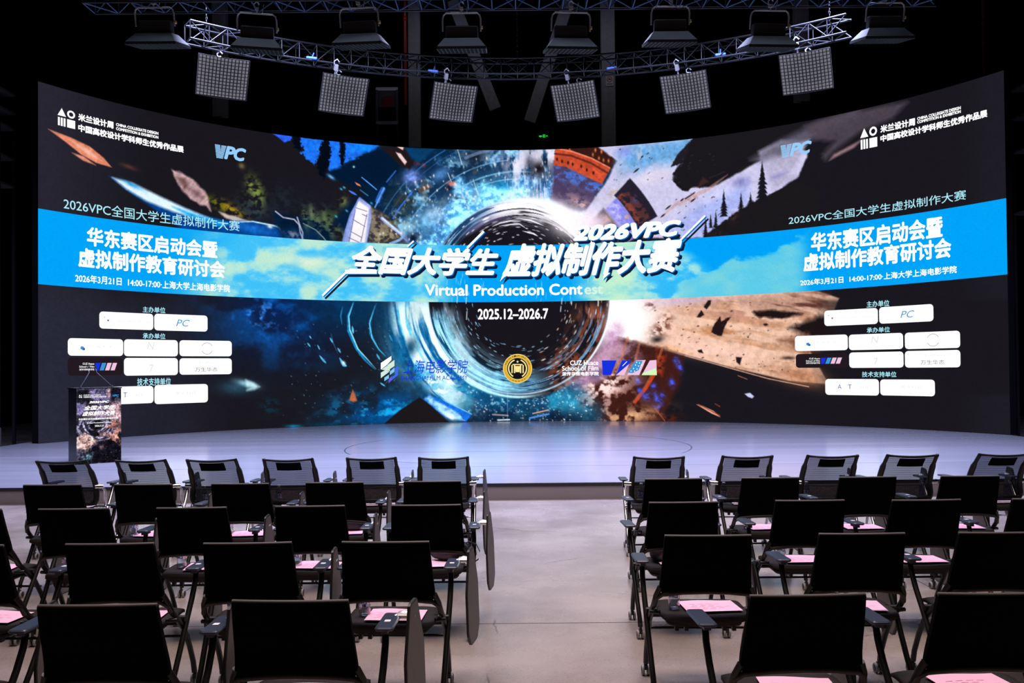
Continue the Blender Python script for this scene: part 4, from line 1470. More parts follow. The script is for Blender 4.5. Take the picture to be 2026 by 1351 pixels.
# side panels; positions measured on the left and on the right part of the wall
for side in (0, 1):
    if side == 0:
        head = (124, 390, 473, 24)
        l1, l2, l3 = (170, 448, 429, 38), (153, 489, 444, 39), (147, 541, 454, 17)
        caps = [('主办单位', (281, 606, 326, 620)), ('承办单位', (281, 658.5, 326, 671)), ('技术支持单位', (270, 748, 337, 762))]
        cards = [(195.4, 616, 302.6, 653), (304.4, 620.4, 410, 656), (133, 668.7, 242.8, 704.2), (244.3, 671, 351.2, 705), (354.2, 673, 458, 704.8),
                 (133, 707, 242, 742), (244.3, 708, 351.2, 741.8), (354.2, 708.7, 458, 740), (196, 765.7, 303, 797), (304.7, 761.6, 410.7, 795.7)]
        ax = (112, 212, 147, 256)
        m1, m2, e1, e2 = (153, 224, 223, 15), (153, 245, 362, 15), (228, 243.5, 312, 6), (228, 251.5, 312, 6)
        vpc = (424, 285, 486, 27)
    else:
        head = (1561, 428, 1914, 17)
        l1, l2, l3 = (1605, 461, 1867, 38), (1590, 502, 1884, 36), (1584, 553, 1895, 13)
        caps = [('主办单位', (1715.6, 596, 1761, 606)), ('承办单位', (1716, 648, 1762, 657)), ('技术支持单位', (1706.5, 735, 1775, 746))]
        cards = [(1631.3, 614.8, 1737.9, 640.6), (1740, 608, 1848, 635.3), (1573.2, 664.9, 1678.3, 692.4), (1680, 662.2, 1787.9, 690.3), (1790.9, 658.4, 1901, 688),
                 (1575, 700.4, 1679, 727), (1680.7, 697.4, 1788.8, 727), (1791, 694.5, 1901.6, 726.5), (1633.3, 749.6, 1740, 782.5), (1742, 750.5, 1851, 784)]
        ax = (1703, 256, 1737, 290)
        m1, m2, e1, e2 = (1743, 249, 1812, 15), (1743, 268, 1956, 14), (1816, 232.5, 1903, 6), (1816, 239.5, 1903, 6)
        vpc = (1545, 288, 1607, 25)
    lay('contest_heading', 'led_cyan', lambda q: wall_text(q, '2026VPC全国大学生虚拟制作大赛', *head, .004))
    lay('banner_headline', 'led_white', lambda q: wall_text(q, '华东赛区启动会暨', *l1, .034))
    lay('banner_headline', 'led_white', lambda q: wall_text(q, '虚拟制作教育研讨会', *l2, .034))
    lay('date_line', 'led_white', lambda q: wall_text(q, '2026年3月21日  14:00-17:00·上海大学上海电影学院', *l3, .022))
    for t, rc in caps:
        lay('sponsor_heading', 'led_cyan', lambda q: text_rect(q, t, px_rect(*rc), O2, .016))
    rects = [px_rect(*c) for c in cards]

    def sub(q, u0, w0, u1, w1):           # part of a card, w measured from its bottom
        return (q[0] + (q[2] - q[0]) * u0, q[1] + (q[3] - q[1]) * w0, q[0] + (q[2] - q[0]) * u1, q[1] + (q[3] - q[1]) * w1)
    cds = [lay('sponsor_card', 'led_dark_card' if k == 5 else 'led_white', lambda q: card(q, rc, O1)) for k, rc in enumerate(rects)]

    def logo(k, mat, txt, x, bold=0.0, shr=0.0):
        lay('card_logo', mat, lambda q: text_rect(q, txt, sub(rects[k], *x), O2, bold, shr), cds[k])

    def patch(k, mat, x, r=.02):
        lay('card_logo', mat, lambda q: card(q, sub(rects[k], *x), O2, r), cds[k])
    logo(1, 'led_sky', 'PC', (.40, .28, .66, .70), 0, .3)
    patch(0, 'led_red', (.14, .44, .17, .54), .01)
    patch(0, 'led_red', (.08, .64, .095, .69), .005)
    logo(0, 'led_grey_ink', 'COLLEGIATE DESIGN', (.26, .42, .93, .54))
    patch(2, 'led_sky', (.22, .36, .28, .54), .02)
    patch(2, 'led_teal_ink', (.25, .32, .30, .46), .02)
    logo(2, 'led_grey_ink', '上海大学', (.38, .46, .80, .62))
    logo(3, 'led_grey_ink', 'N', (.42, .42, .56, .86), 0, .2)
    logo(6, 'led_grey_ink', '7', (.46, .20, .54, .62))
    logo(7, 'led_grey_ink', 'EcoPlants', (.38, .66, .72, .80))
    logo(7, 'led_mid_ink', '万生华态', (.29, .18, .72, .44))
    logo(8, 'led_logo_blue', 'A', (.24, .38, .31, .66))
    logo(8, 'led_logo_blue', 'T', (.43, .38, .50, .66))
    logo(8, 'led_grey_ink', 'ech', (.66, .42, .80, .60))
    logo(9, 'led_grey_ink', '聚光科技', (.38, .44, .78, .64))
    q = sub(rects[4], .42, .12, .62, .88)  # thin ring emblem
    cxs, czs = (q[0] + q[2]) / 2, (q[1] + q[3]) / 2
    rr_ = (q[3] - q[1]) / 2
    b = MB()
    for a0, a1 in ((25, 155), (205, 335)):
        vs = []
        for a_ in np.linspace(a0, a1, 16):
            for r_ in (rr_, rr_ * .93):
                vs.append(wall_pt((cxs + r_ * math.cos(R(a_))) / WR, WZ0 + czs + r_ * math.sin(R(a_)), O2))
        b.add(vs, [(2 * i, 2 * i + 1, 2 * i + 3, 2 * i + 2) for i in range(15)])
    b.build('card_logo', 'led_mid_ink', cds[4])
    q = rects[5]                          # small school logo on the dark card
    for k, t in enumerate(('CUZ Huace', 'School of Film', '浙传华策电影学院')):
        logo(5, 'led_white', t, (.26 if k == 0 else .20, .60 - k * .16, .47, .71 - k * .16), .012)
    for k, mt in enumerate(('led_royal', 'led_sky', 'led_pink', 'led_pink')):
        x = .49 + k * .10
        s0, h0, s1, h1 = sub(q, x, .28, x + .10, .70)
        b = MB()
        b.add([wall_pt((s0 - (.0 if k == 0 else .03)) / WR, WZ0 + h0, O2), wall_pt((s1 - .06) / WR, WZ0 + h0, O2), wall_pt(s1 / WR, WZ0 + h1, O2), wall_pt((s0 + (.0 if k == 0 else .03)) / WR, WZ0 + h1, O2)], [(0, 1, 2, 3)])
        b.build('card_logo', mt, cds[5])
    # exhibition logo: triangle, ring, bars, square
    s0, h0, s1, h1 = px_rect(*ax)
    sw, hw = s1 - s0, h1 - h0
    wt = MB()
    P_ = lambda u, w: wall_pt((s0 + sw * u) / WR, WZ0 + h0 + hw * w, O2)
    wt.add([P_(0, .56), P_(.48, .56), P_(.24, 1)], [(0, 1, 2)])
    vs = []
    for a_ in range(0, 361, 20):
        for r_ in (1, .55):
            vs.append(P_(.77 + .23 * r_ * math.cos(R(a_)), .77 + .22 * r_ * math.sin(R(a_))))
    wt.add(vs, [(2 * i, 2 * i + 1, 2 * i + 3, 2 * i + 2) for i in range(18)])
    for k in range(3):
        u = .02 + .16 * k
        wt.add([P_(u, 0), P_(u + .11, 0), P_(u + .11, .46), P_(u, .46)], [(0, 1, 2, 3)])
    wt.add([P_(.54, 0), P_(1, 0), P_(1, .46), P_(.54, .46)], [(0, 1, 2, 3)])
    fin(wt, 'exhibition_logo', 'led_white')
    lay('exhibition_lettering', 'led_white', lambda q: wall_text(q, '米兰设计周', *m1, .045))
    lay('exhibition_lettering', 'led_white', lambda q: wall_text(q, '中国高校设计学科师生优秀作品展', *m2, .045))
    lay('exhibition_lettering', 'led_white', lambda q: wall_text(q, 'CHINA COLLEGIATE DESIGN', *e1, .045))
    lay('exhibition_lettering', 'led_white', lambda q: wall_text(q, 'COMPETITION & EXHIBITION', *e2, .045))
    # VPC mark: striped V, rounded P and C
    c0, c1, c2 = wall_hit(vpc[0], vpc[1]), wall_hit(vpc[0], vpc[1] + vpc[3]), wall_hit(vpc[2], vpc[1])
    s0, z0, s1, z1 = c0[0], c1[1], c2[0], c0[1]
    sw = s1 - s0
    vp = MB()
    text_rect(vp, 'P', (s0 + sw * .29, z0, s0 + sw * .66, z1), O2, .045, .25)
    text_rect(vp, 'C', (s0 + sw * .60, z0, s1, z1), O2, .045, .25)
    for k in range(10):
        f0 = (k + .5) / 10
        zz = z0 + (z1 - z0) * k / 10
        dz = (z1 - z0) / 10 * .72
        for u0, u1 in ((.05 * (1 - f0), .17 + .04 * (1 - f0)), (.16 + .05 * f0, .25 + .12 * f0)):
            vp.add([wall_pt((s0 + sw * u0) / WR, WZ0 + zz, O2), wall_pt((s0 + sw * u1) / WR, WZ0 + zz, O2), wall_pt((s0 + sw * u1) / WR, WZ0 + zz + dz, O2), wall_pt((s0 + sw * u0) / WR, WZ0 + zz + dz, O2)], [(0, 1, 2, 3)])
    fin(vp, 'contest_mark', 'led_vpc')

# film academy logo
for pts, mt in [([(753, 718), (774, 704), (774, 712), (765, 722), (753, 731)], 'led_white'), ([(766, 722), (780, 712), (780, 724), (771, 730)], 'led_hexlight'),
                ([(754, 731), (766, 723), (771, 727), (771, 734)], 'led_hexlight'), ([(753, 737), (762, 732), (770, 735), (753, 748)], 'led_hexlight'),
                ([(771, 735), (780, 727), (780, 735), (771, 742)], 'led_hexmid'), ([(760, 747), (769, 741), (769, 748), (760, 754)], 'led_hexmid'),
                ([(781, 729), (787, 723), (787, 742), (776, 751), (776, 745), (781, 741)], 'led_hexblue'), ([(769, 750), (775, 744), (776, 751), (768, 758)], 'led_violet')]:
    b = MB()
    poly_px(b, pts, O2)
    fin(b, 'academy_mark', mt)
b = MB()
text_rect(b, '上海电影学院', px_rect(797, 712, 926, 738), O2, 0, .18, 1.0)
text_rect(b, 'SHANGHAI FILM ACADEMY', px_rect(793, 744, 925, 751), O2, .0)
fin(b, 'academy_lettering', 'led_logo_blue')
# gold emblem
def ring_px(mb, cx_, cy_, r0, r1, off, n_=40):
    vs = []
    for k in range(n_):
        a_ = 2 * math.pi * k / n_
        for r_ in (r0, r1):
            s, h = wall_hit(cx_ + r_ * math.cos(a_), cy_ - r_ * math.sin(a_))
            vs.append(wall_pt(s / WR, WZ0 + h, off))
    mb.add(vs, [(2 * i, 2 * i + 1, (2 * i + 3) % (2 * n_), (2 * i + 2) % (2 * n_)) for i in range(n_)])


b = MB(); ring_px(b, 1024, 729, 21, 29, O2); fin(b, 'emblem_ring', 'led_gold')
b = MB(); ring_px(b, 1024, 729, .1, 21, O1); fin(b, 'emblem_disc', 'led_black')
b = MB()
for a0, a1 in ((110, 240), (-60, 70)):
    vs = []
    for a_ in np.linspace(a0, a1, 14):
        for r_ in (16.5, 19):
            s, h = wall_hit(1024 + r_ * math.cos(R(a_)), 729 - r_ * math.sin(R(a_)))
            vs.append(wall_pt(s / WR, WZ0 + h, O2))
    b.add(vs, [(2 * i, 2 * i + 1, 2 * i + 3, 2 * i + 2) for i in range(13)])
poly_px(b, [(1024 + (3 if k % 2 == 0 else 1.2) * math.sin(R(36 * k)), 715.5 - (3 if k % 2 == 0 else 1.2) * math.cos(R(36 * k))) for k in range(10)], O2)
for x in (1013, 1018, 1030, 1035):
    bar_px(b, x, 722, x, 738, 2.6, O2)
poly_px(b, [(1019, 724), (1029, 724), (1028, 736), (1020, 736)], O2)
bar_px(b, 1014, 721, 1034, 721, 2, O2)
ring_px(b, 1024, 729, 27.6, 28.6, O3)
ring_px(b, 1024, 729, 21.2, 22, O3)
fin(b, 'emblem_relief', 'led_gold_light')
b = MB()
for txt, a0, a1 in (('NORTH FILM ART AND', 160, 20), ('上海电影学院', 235, 305)):
    for k, ch in enumerate(txt):
        if ch == ' ':
            continue
        a_ = a0 + (a1 - a0) * k / (len(txt) - 1)
        s, h = wall_hit(1024 + 25 * math.cos(R(a_)), 729 - 25 * math.sin(R(a_)))
        uv, f = unit(ch)
        g = R(a_ - 90) if a1 < a0 else R(a_ + 90)
        sz = .045
        b.add([wall_pt((s + sz * ((u - .5) * math.cos(g) - (w_ - .5) * math.sin(g))) / WR, WZ0 + h + sz * ((u - .5) * math.sin(g) + (w_ - .5) * math.cos(g)), O3) for u, w_ in uv], f)
fin(b, 'emblem_lettering', 'led_black')
# school of film logo
b = MB()
text_rect(b, 'CUZ Huace', px_rect(1128, 713, 1184, 722), O2, .02)
text_rect(b, 'School of Film', px_rect(1112, 724, 1184, 733), O2, .02)
text_rect(b, '浙传华策电影学院', px_rect(1112, 735.5, 1185, 743), O2, .03)
fin(b, 'school_lettering', 'led_white')
ry, pk = MB(), MB()
poly_px(ry, [(1191, 713), (1220, 713), (1209, 742), (1193, 742)], O2)
poly_px(ry, [(1231, 713), (1248, 713), (1236, 742), (1219, 742)], O2)
poly_px(pk, [(1245, 720), (1236, 742), (1219, 742)], O3)
poly_px(pk, [(1258, 713), (1278, 712), (1265, 742), (1241, 742)], O2)
b = MB()
poly_px(b, [(1257, 714), (1272, 714), (1264, 732), (1252, 738), (1243, 737)], O3)
fin(b, 'school_mark', 'led_sky')
poly_px(pk, [(1286, 713), (1299, 712), (1300, 742), (1270, 742)], O2)
poly_px(li2 := MB(), [(1272, 738), (1298, 728), (1300, 742), (1270, 742)], O3)
fin(li2, 'school_mark', 'led_lime')
b = MB()
for x, y in ((1260, 717), (1266, 718), (1258, 722), (1264, 724), (1270, 722), (1254, 729), (1261, 730), (1249, 734), (1256, 734)):
    ring_px(b, x, y, .1, 1.1, O3 + .01, 8)
bar_px(b, 1232, 724, 1241, 715, 1.2, O3)
fin(b, 'school_mark', 'led_white')
fin(ry, 'school_mark', 'led_royal')
fin(pk, 'school_mark', 'led_pink')
# ---------------------------------------------------------------- overhead rig
ORD = ['leftmost', 'second from left', 'third from left', 'fourth from left', 'fifth from left', 'sixth from left', 'seventh from left', 'eighth from left']


def truss(name, pts, side, h, label, nb=1):
    """box truss along a polyline of lower-centre points: four chords and zigzag lacing"""
    root = empty(name, pts[0])
    tag(root, label, 'truss')
    n = len(pts)
    P4 = []
    for i, p in enumerate(pts):
        p = Vector(p)
        t = (Vector(pts[min(i + 1, n - 1)]) - Vector(pts[max(i - 1, 0)])).normalized()
        s = Vector((t.y, -t.x, 0)) * side / 2
        P4.append([p + s, p - s, p - s + Vector((0, 0, h)), p + s + Vector((0, 0, h))])
    for k in range(4):
        b = MB()
        b.tube([q[k] for q in P4], .019, 8)
        adopt2(b.build('chord', 'alu', None), root)
    b = MB()
    for i in range(n - 1):
        a, c = P4[i], P4[i + 1]
        for k in range(4):
            m_ = (k + 1) % 4
            if i % 2 == 0:
                b.tube([a[k], c[m_]], .010, 5)
            else:
                b.tube([a[m_], c[k]], .010, 5)
            b.tube([a[k], a[m_]], .010, 5)
    adopt2(b.build('lacing', 'alu_blue' if nb == 2 else 'alu', None), root)
    return root


def adopt2(o, root):
    o.parent = root
    o.matrix_parent_inverse = Matrix.Translation(root.location).inverted()
    return o


TC, TR, TZ = Vector((.15, 7.0)), 8.72, 7.12
ring_pts = [(TC.x + TR * math.sin(R(a)), TC.y + TR * math.cos(R(a)), TZ) for a in np.arange(-38, 38.1, 2.0)]
truss('curved_truss', ring_pts, .29, .29, 'curved aluminium lighting truss carrying the lower row of grid softboxes')
top_pts = [(x, 12.6, 7.13) for x in np.arange(-6.2, 6.6, .35)]
truss('straight_truss', top_pts, .4, .4, 'straight aluminium truss along the top of the photo above the hanging panel lamps', 2)

# hanging steel bars from roof to both trusses, as suspension chains
def chain(x, y, z0, z1, label):
    b = MB()
    k, z = 0, z0
    while z < z1:
        if k % 2 == 0:
            b.tube([(x + .014 * math.cos(R(a)), y, z + .035 + .032 * math.sin(R(a))) for a in range(0, 360, 60)], .005, 4, False, True)
        else:
            b.tube([(x, y + .014 * math.cos(R(a)), z + .035 + .032 * math.sin(R(a))) for a in range(0, 360, 60)], .005, 4, False, True)
        z += .05
        k += 1
    return tag(b.build('suspension_chain', 'alu'), label, 'chain')


for a, lb in ((-36, 'steel chain holding the left end of the curved truss'), (0, 'steel chain holding the middle of the curved truss'), (36, 'steel chain holding the right end of the curved truss')):
    chain(TC.x + TR * math.sin(R(a)), TC.y + TR * math.cos(R(a)), TZ + .30, 9.4, lb)


def hook(mb, x, y, z, dz):
    mb.box((x, y, z + dz * .75), (.06, .07, dz * .5))
    mb.tube([(x, y, z), (x, y, z + dz * .6)], .014, 6)
    mb.tube([(x - .035, y, z + dz), (x - .045, y, z + dz + .05), (x, y, z + dz + .095), (x + .045, y, z + dz + .05)], .012, 6)


# ---- lower row: softboxes with a fabric egg-crate grid
def softbox():
    root = empty('grid_softbox')
    w, h = .80, .66
    head = MB()                            # lamp head behind the grid (local: face looks to -Y, z up)
    def prof(u, v):
        return None
    vs = []
    for y, sc in ((0, 1.0), (.20, .82), (.26, .60)):
        vs += [(-w / 2 * sc, y, -h / 2 * sc), (w / 2 * sc, y, -h / 2 * sc), (w / 2 * sc, y, h / 2 * sc), (-w / 2 * sc, y, h / 2 * sc)]
    fs = []
    for k in range(2):
        fs += [(4 * k + i, 4 * k + (i + 1) % 4, 4 * k + 4 + (i + 1) % 4, 4 * k + 4 + i) for i in range(4)]
    fs.append((8, 9, 10, 11))
    head.add(vs, fs)
    head.rbox((0, .34, 0), (.46, .17, .34), .02)
    head.build('lamp_head', 'lamp_body', root)
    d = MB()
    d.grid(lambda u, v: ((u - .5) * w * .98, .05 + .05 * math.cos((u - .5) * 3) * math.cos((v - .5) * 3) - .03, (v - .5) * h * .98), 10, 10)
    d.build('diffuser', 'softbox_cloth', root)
    g = MB()
    nx, nz = 14, 12
    for i in range(nx + 1):
        x = (i / nx - .5) * w
        g.add([(x, -.01, -h / 2), (x, .05, -h / 2), (x, .05, h / 2), (x, -.01, h / 2)], [(0, 1, 2, 3)])
        g.add([(x + .010, -.01, -h / 2), (x + .010, .05, -h / 2), (x + .010, .05, h / 2), (x + .010, -.01, h / 2)], [(0, 1, 2, 3)])
        g.add([(x, -.01, -h / 2), (x + .010, -.01, -h / 2), (x + .010, -.01, h / 2), (x, -.01, h / 2)], [(0, 1, 2, 3)])
    for j in range(nz + 1):
        z = (j / nz - .5) * h
        sag = lambda u: -.012 * math.sin(u * math.pi)
        for i in range(nx):
            u0, u1 = i / nx, (i + 1) / nx
            x0, x1 = (u0 - .5) * w, (u1 - .5) * w
            g.add([(x0, -.01, z + sag(u0)), (x1, -.01, z + sag(u1)), (x1, -.01, z + .012 + sag(u1)), (x0, -.01, z + .012 + sag(u0))], [(0, 1, 2, 3)])
            g.add([(x0, -.01, z + sag(u0)), (x1, -.01, z + sag(u1)), (x1, .05, z + sag(u1)), (x0, .05, z + sag(u0))], [(0, 1, 2, 3)])
    g.build('egg_crate_grid', 'lamp_body', root)
    return root


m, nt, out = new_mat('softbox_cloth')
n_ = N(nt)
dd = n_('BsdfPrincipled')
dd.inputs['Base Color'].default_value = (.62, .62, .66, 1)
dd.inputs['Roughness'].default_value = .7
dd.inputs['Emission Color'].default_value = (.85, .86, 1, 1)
dd.inputs['Emission Strength'].default_value = .17  # weak glow added in place of light the unlit cloth reflects
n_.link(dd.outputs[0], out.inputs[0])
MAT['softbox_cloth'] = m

SOFT = [(441, 154, 14.2, 28, 'leftmost of six on the curved truss'), (680, 188, 15.1, 27, 'second from left of six on the curved truss'), (897, 203, 15.6, 21, 'third from left of six on the curved truss'),
        (1137, 201, 15.65, -22, 'fourth from left of six on the curved truss'), (1355, 183, 15.2, -26, 'fifth from left of six on the curved truss'), (1594, 143, 14.2, -28, 'rightmost of six on the curved truss')]
proto = softbox()
KIDS.clear()
for i, (px, py, Y, yaw, lb) in enumerate(SOFT):
    o = proto if i == 0 else copy_tree(proto)
    Rm = Matrix.Rotation(R(yaw), 3, 'Z')
    hd = Rm @ (Matrix.Rotation(R(33), 3, 'X') @ Vector((0, .34, 0)))
    for _ in range(6):                     # depth at which the lamp head hangs right below the outer chord
        p = at(px, py, Y)
        q = Vector((p.x + hd.x - TC.x, p.y + hd.y - TC.y))
        Y += TR + .145 - q.length
    p = at(px, py, Y)
    o.location = p
    o.rotation_euler = (R(33), 0, R(yaw))
    tag(o, 'grid softbox lamp, ' + lb, 'lamp', 'softboxes on the curved truss')
    # yoke from the head up to the truss, built in world orientation
    y_ = MB()
    Rm = Matrix.Rotation(R(yaw), 3, 'Z')
    hd = Rm @ (Matrix.Rotation(R(33), 3, 'X') @ Vector((0, .34, 0)))
    top = TZ - .10 - p.z
    e_ = [(-.27, 0, 0), (-.27, 0, top - .28), (-.25, 0, top - .22), (-.20, 0, top - .20), (.20, 0, top - .20), (.25, 0, top - .22), (.27, 0, top - .28), (.27, 0, 0)]
    y_.tube([Rm @ Vector((a, 0, max(c, hd.z))) + Vector((hd.x, hd.y, 0)) for a, _, c in e_], .013, 7)
    hook(y_, hd.x, hd.y, top - .20, .20)
    yo = y_.build('yoke', 'yoke', o)
    yo.matrix_parent_inverse = (Matrix.Rotation(R(yaw), 4, 'Z') @ Matrix.Rotation(R(33), 4, 'X')).inverted()

# ---- upper row: panel lamps hanging nose-down from the straight truss
def panel_lamp():
    root = empty('panel_lamp')              # origin: middle of the yoke's top bar
    y_ = MB()
    y_.tube([(-.33, 0, -.30), (-.33, 0, -.10), (-.315, 0, -.035), (-.27, 0, 0), (.27, 0, 0), (.315, 0, -.035), (.33, 0, -.10), (.33, 0, -.30)], .015, 8)
    y_.build('yoke', 'yoke', root)
    h_ = MB()
    hook(h_, 0, 0, .0, .10)
    h_.tube([(.09, 0, .0), (.12, .01, .16)], .007, 5)
    h_.build('hook_clamp', 'yoke', root)
    q = MB()
    rot = Matrix.Rotation(R(68), 3, 'X')
    q.rbox((0, .03, -.36), (.56, .16, .30), .02)
    q.build('lamp_head', 'lamp_panel', root)
    s = MB()
    vs = []
    for z, sx, sy in ((-.42, .30, .17), (-.58, .42, .36)):
        vs += [(-sx, .05 - sy, z), (sx, .05 - sy, z), (sx, .05 + sy, z), (-sx, .05 + sy, z)]
    s.add(vs, [(i, (i + 1) % 4, 4 + (i + 1) % 4, 4 + i) for i in range(4)] + [(0, 1, 2, 3)])
    s.build('skirt', 'lamp_body', root)
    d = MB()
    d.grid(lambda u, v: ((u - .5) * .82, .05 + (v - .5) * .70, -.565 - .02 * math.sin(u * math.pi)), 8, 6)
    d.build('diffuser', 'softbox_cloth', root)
    g = MB()
    for i in range(13):
        x = (i / 12 - .5) * .84
        g.box((x, .05, -.60), (.012, .72, .045))
    for j in range(11):
        y = .05 + (j / 10 - .5) * .72
        g.box((0, y, -.60), (.84, .012, .045))
    g.build('egg_crate_grid', 'lamp_body', root)
    k = MB()
    k.lathe([(0, -.02), (.028, -.02), (.028, .02), (0, .02)], (.345, 0, -.24), 10, 'X')
    k.build('tilt_knob', 'clamp_yellow', root)
    return root


UP = [(304, 15, 0), (508, 27, 12), (709, 16, -5), (913, 26, 0), (1130, 25, 4), (1327, 13, 0), (1524, 21, 3), (1753, 6, 0)]
proto = panel_lamp()
KIDS.clear()
for i, (px, py, rz) in enumerate(UP):
    o = proto if i == 0 else copy_tree(proto)
    p = at(px, py, 12.6 + .15 * ((i % 2) * 2 - 1))
    o.location = p
    o.scale = (.86, .86, .86)
    o.rotation_euler = (R(14), 0, R(rz))
    tag(o, 'downward panel lamp in a tubular yoke, ' + ORD[i] + ' of eight', 'lamp', 'panel lamps below the straight truss')

# small blue clamps on the curved truss
def clampY(px):
    Y = 15.0
    for _ in range(6):
        x = (px - W / 2) / FPX * Y
        Y = TC.y + math.sqrt((TR - .145) ** 2 - (x - TC.x) ** 2)
    return Y



for px, py, lb in ((617, 115, 'left of the ladder'), (857, 141, 'above the third softbox'), (1210, 135, 'above the round warning sign'), (1425, 108, 'near the fifth softbox')):
    b = MB()
    a = .9 if px < 1000 else -.9
    p = at(px, py, clampY(px))
    b.rbox((0, 0, 0), (.19, .06, .05), .015)
    b.tube([(0, 0, 0), (.02, .02, .10)], .012, 6)
    o = b.build('cable_clamp', 'clamp_blue')
    o.location = p
    o.rotation_euler = (0, R(a * 8), 0)
    tag(o, 'small blue clamp on the curved truss ' + lb, 'clamp', 'blue clamps on the curved truss')

# ---- steelwork, pipes and signs on the far wall
def column(px0, px1, y0, y1, Y, label, name='steel_column', mat='column_grey'):
    a, c = at(px0, (y0 + y1) / 2, Y), at(px1, (y0 + y1) / 2, Y)
    top, bot = at(px0, y0, Y).z, at(px0, y1, Y).z
    w = c.x - a.x
    b = MB()
    b.box(((a.x + c.x) / 2, Y, (top + bot) / 2), (w, .02, top - bot))
    b.box(((a.x + c.x) / 2, Y + .12, (top + bot) / 2), (.02, .22, top - bot))
    b.box(((a.x + c.x) / 2, Y + .24, (top + bot) / 2), (w, .02, top - bot))
    return tag(b.build(name, mat), label, 'column' if name == 'steel_column' else 'pipe')


column(808, 831, -20, 300, 29.6, 'grey steel column on the far wall beside the red pipe')
column(1190, 1217, -20, 310, 29.6, 'grey steel column on the far wall carrying the round warning sign')
column(420, 447, -20, 230, 29.6, 'dim grey steel column behind the leftmost lamps')
column(1573, 1601, -20, 200, 29.6, 'dim grey steel column behind the rightmost lamps')


def pipe(px, y0, y1, Y, r, label):
    p0, p1 = at(px, y0, Y), at(px, y1, Y)
    b = MB()
    b.tube([p0, (p0.x, Y, p1.z)], r, 10)
    for z in (p0.z - 1.0, p1.z + 1.0):
        b.lathe([(r * 1.0, -.06), (r * 1.5, -.06), (r * 1.5, .06), (r * 1.0, .06)], (p0.x, Y, z), 10)
    return tag(b.build('fire_pipe', 'red_pipe'), label, 'pipe')


pipe(801, -20, 208, 29.2, .05, 'red fire pipe left of the grey column in the middle')
pipe(1943, -20, 150, 26.0, .03, 'dark red fire pipe at the far right above the screen')
for a, c, lb in (((895, 0), (980, 215), 'diagonal steel brace leaning left in the middle of the far wall'), ((1125, 0), (1048, 240), 'diagonal steel brace leaning right in the middle of the far wall')):
    p0, p1 = at(*a, 29.7), at(*c, 29.7)
    b = MB()
    d = (p1 - p0)
    t = d.normalized()
    s = Vector((t.z, 0, -t.x)) * .20
    b.prism([p0 + s, p0 - s, p1 - s, p1 + s], (0, .16, 0))
    tag(b.build('diagonal_brace', 'column_grey'), lb, 'brace')

# round warning sign on the column
p = at(1206, 160, 29.58)
sg = empty('warning_sign', p)
tag(sg, 'small white warning sign with a red ring on the right grey column', 'sign')
b = MB(); b.rbox((0, 0, 0), (.26, .36, .02), .02, Matrix.Rotation(R(90), 3, 'X')); b.build('plate', 'white_paint', sg)
b = MB()
vs = []
for a in range(0, 360, 15):
    for r_ in (.10, .075):
        vs.append((r_ * math.cos(R(a)), -.013, .05 + r_ * math.sin(R(a))))
b.add(vs, [(2 * i, 2 * i + 1, (2 * i + 3) % 48, (2 * i + 2) % 48) for i in range(24)])
b.build('ring', 'red_pipe', sg)
b = MB()
b.box((0, -.014, .05), (.10, .004, .03)); b.box((0, -.014, .07), (.05, .004, .02))
for k in range(4):
    b.box((-.075 + .05 * k, -.014, -.11), (.034, .004, .035))
b.build('pictogram', 'lamp_body', sg)

# exit sign
MAT['exit_green'] = emit('exit_green', srgb((30, 205, 60)), 1.0)
MAT['exit_housing'] = pbr('exit_housing', (.02, .025, .02), .5)
p = at(1074.5, 269.5, 30.95)
ex = empty('exit_sign', p)
tag(ex, 'green lit exit sign with running figure above the middle of the screen', 'sign')
b = MB(); b.rbox((0, 0, 0), (.42, .17, .06), .01, Matrix.Rotation(R(90), 3, 'X')); b.build('housing', 'exit_housing', ex)
b = MB()
y = -.034
def q_(pts):
    b.prism([(u, y, w) for u, w in pts], (0, .006, 0))
q_([(-.01, -.055), (.075, -.055), (.075, .055), (-.01, .055)])
q_([(.10, -.012), (.14, -.012), (.14, -.032), (.175, 0), (.14, .032), (.14, .012), (.10, .012)])
q_([(-.15, -.02), (-.10, -.045), (-.03, -.02), (-.04, .015), (-.09, .02), (-.15, .012)])
b.build('pictogram', 'exit_green', ex)
b = MB()
q2 = [((.015, -.04), (.035, -.005), (.025, .02)), ((.035, -.005), (.055, -.035), (.06, -.045)), ((.025, .02), (.05, .01), (.06, .0))]
for t in q2:
    b.tube([(u, y - .004, w) for u, w in t], .005, 5)
b.lathe([(0, -.004), (.010, -.004), (.010, .004), (0, .004)], (.034, y - .004, .036), 10, 'Y')
b.build('running_figure', 'exit_housing', ex)

# caged ladder sticking up behind the screen
Yl = 26.6
lx0, lx1 = at(744, 230, Yl).x, at(788, 230, Yl).x
zt, zb_ = at(766, 173, Yl).z, 0.0
la = empty('service_ladder', ((lx0 + lx1) / 2, Yl, zb_))
tag(la, 'aluminium service ladder rising behind the screen left of the middle', 'ladder')
hw = (lx1 - lx0) / 2
for s in (-1, 1):
    b = MB(); b.box((s * (hw - .03), 0, (zt - zb_) / 2), (.06, .08, zt - zb_)); b.build('rail', 'ladder', la)
for k, py in enumerate((176, 243, 310)):
    b = MB(); z = at(766, py, Yl).z - zb_
    b.rbox((0, -.01, z), (2 * hw, .09, .09), .02); b.build('rung', 'white_paint', la)
zz = at(766, 195, Yl).z - zb_
b = MB(); b.box((0, .05, zz), (2 * hw - .14, .02, .50)); b.build('backing_board', 'cabinet_grey', la)
b = MB(); b.rbox((0.02, .03, zz - .08), (.34, .30, .02), .08, Matrix.Rotation(R(90), 3, 'X')); b.build('red_patch', 'red_paint', la)

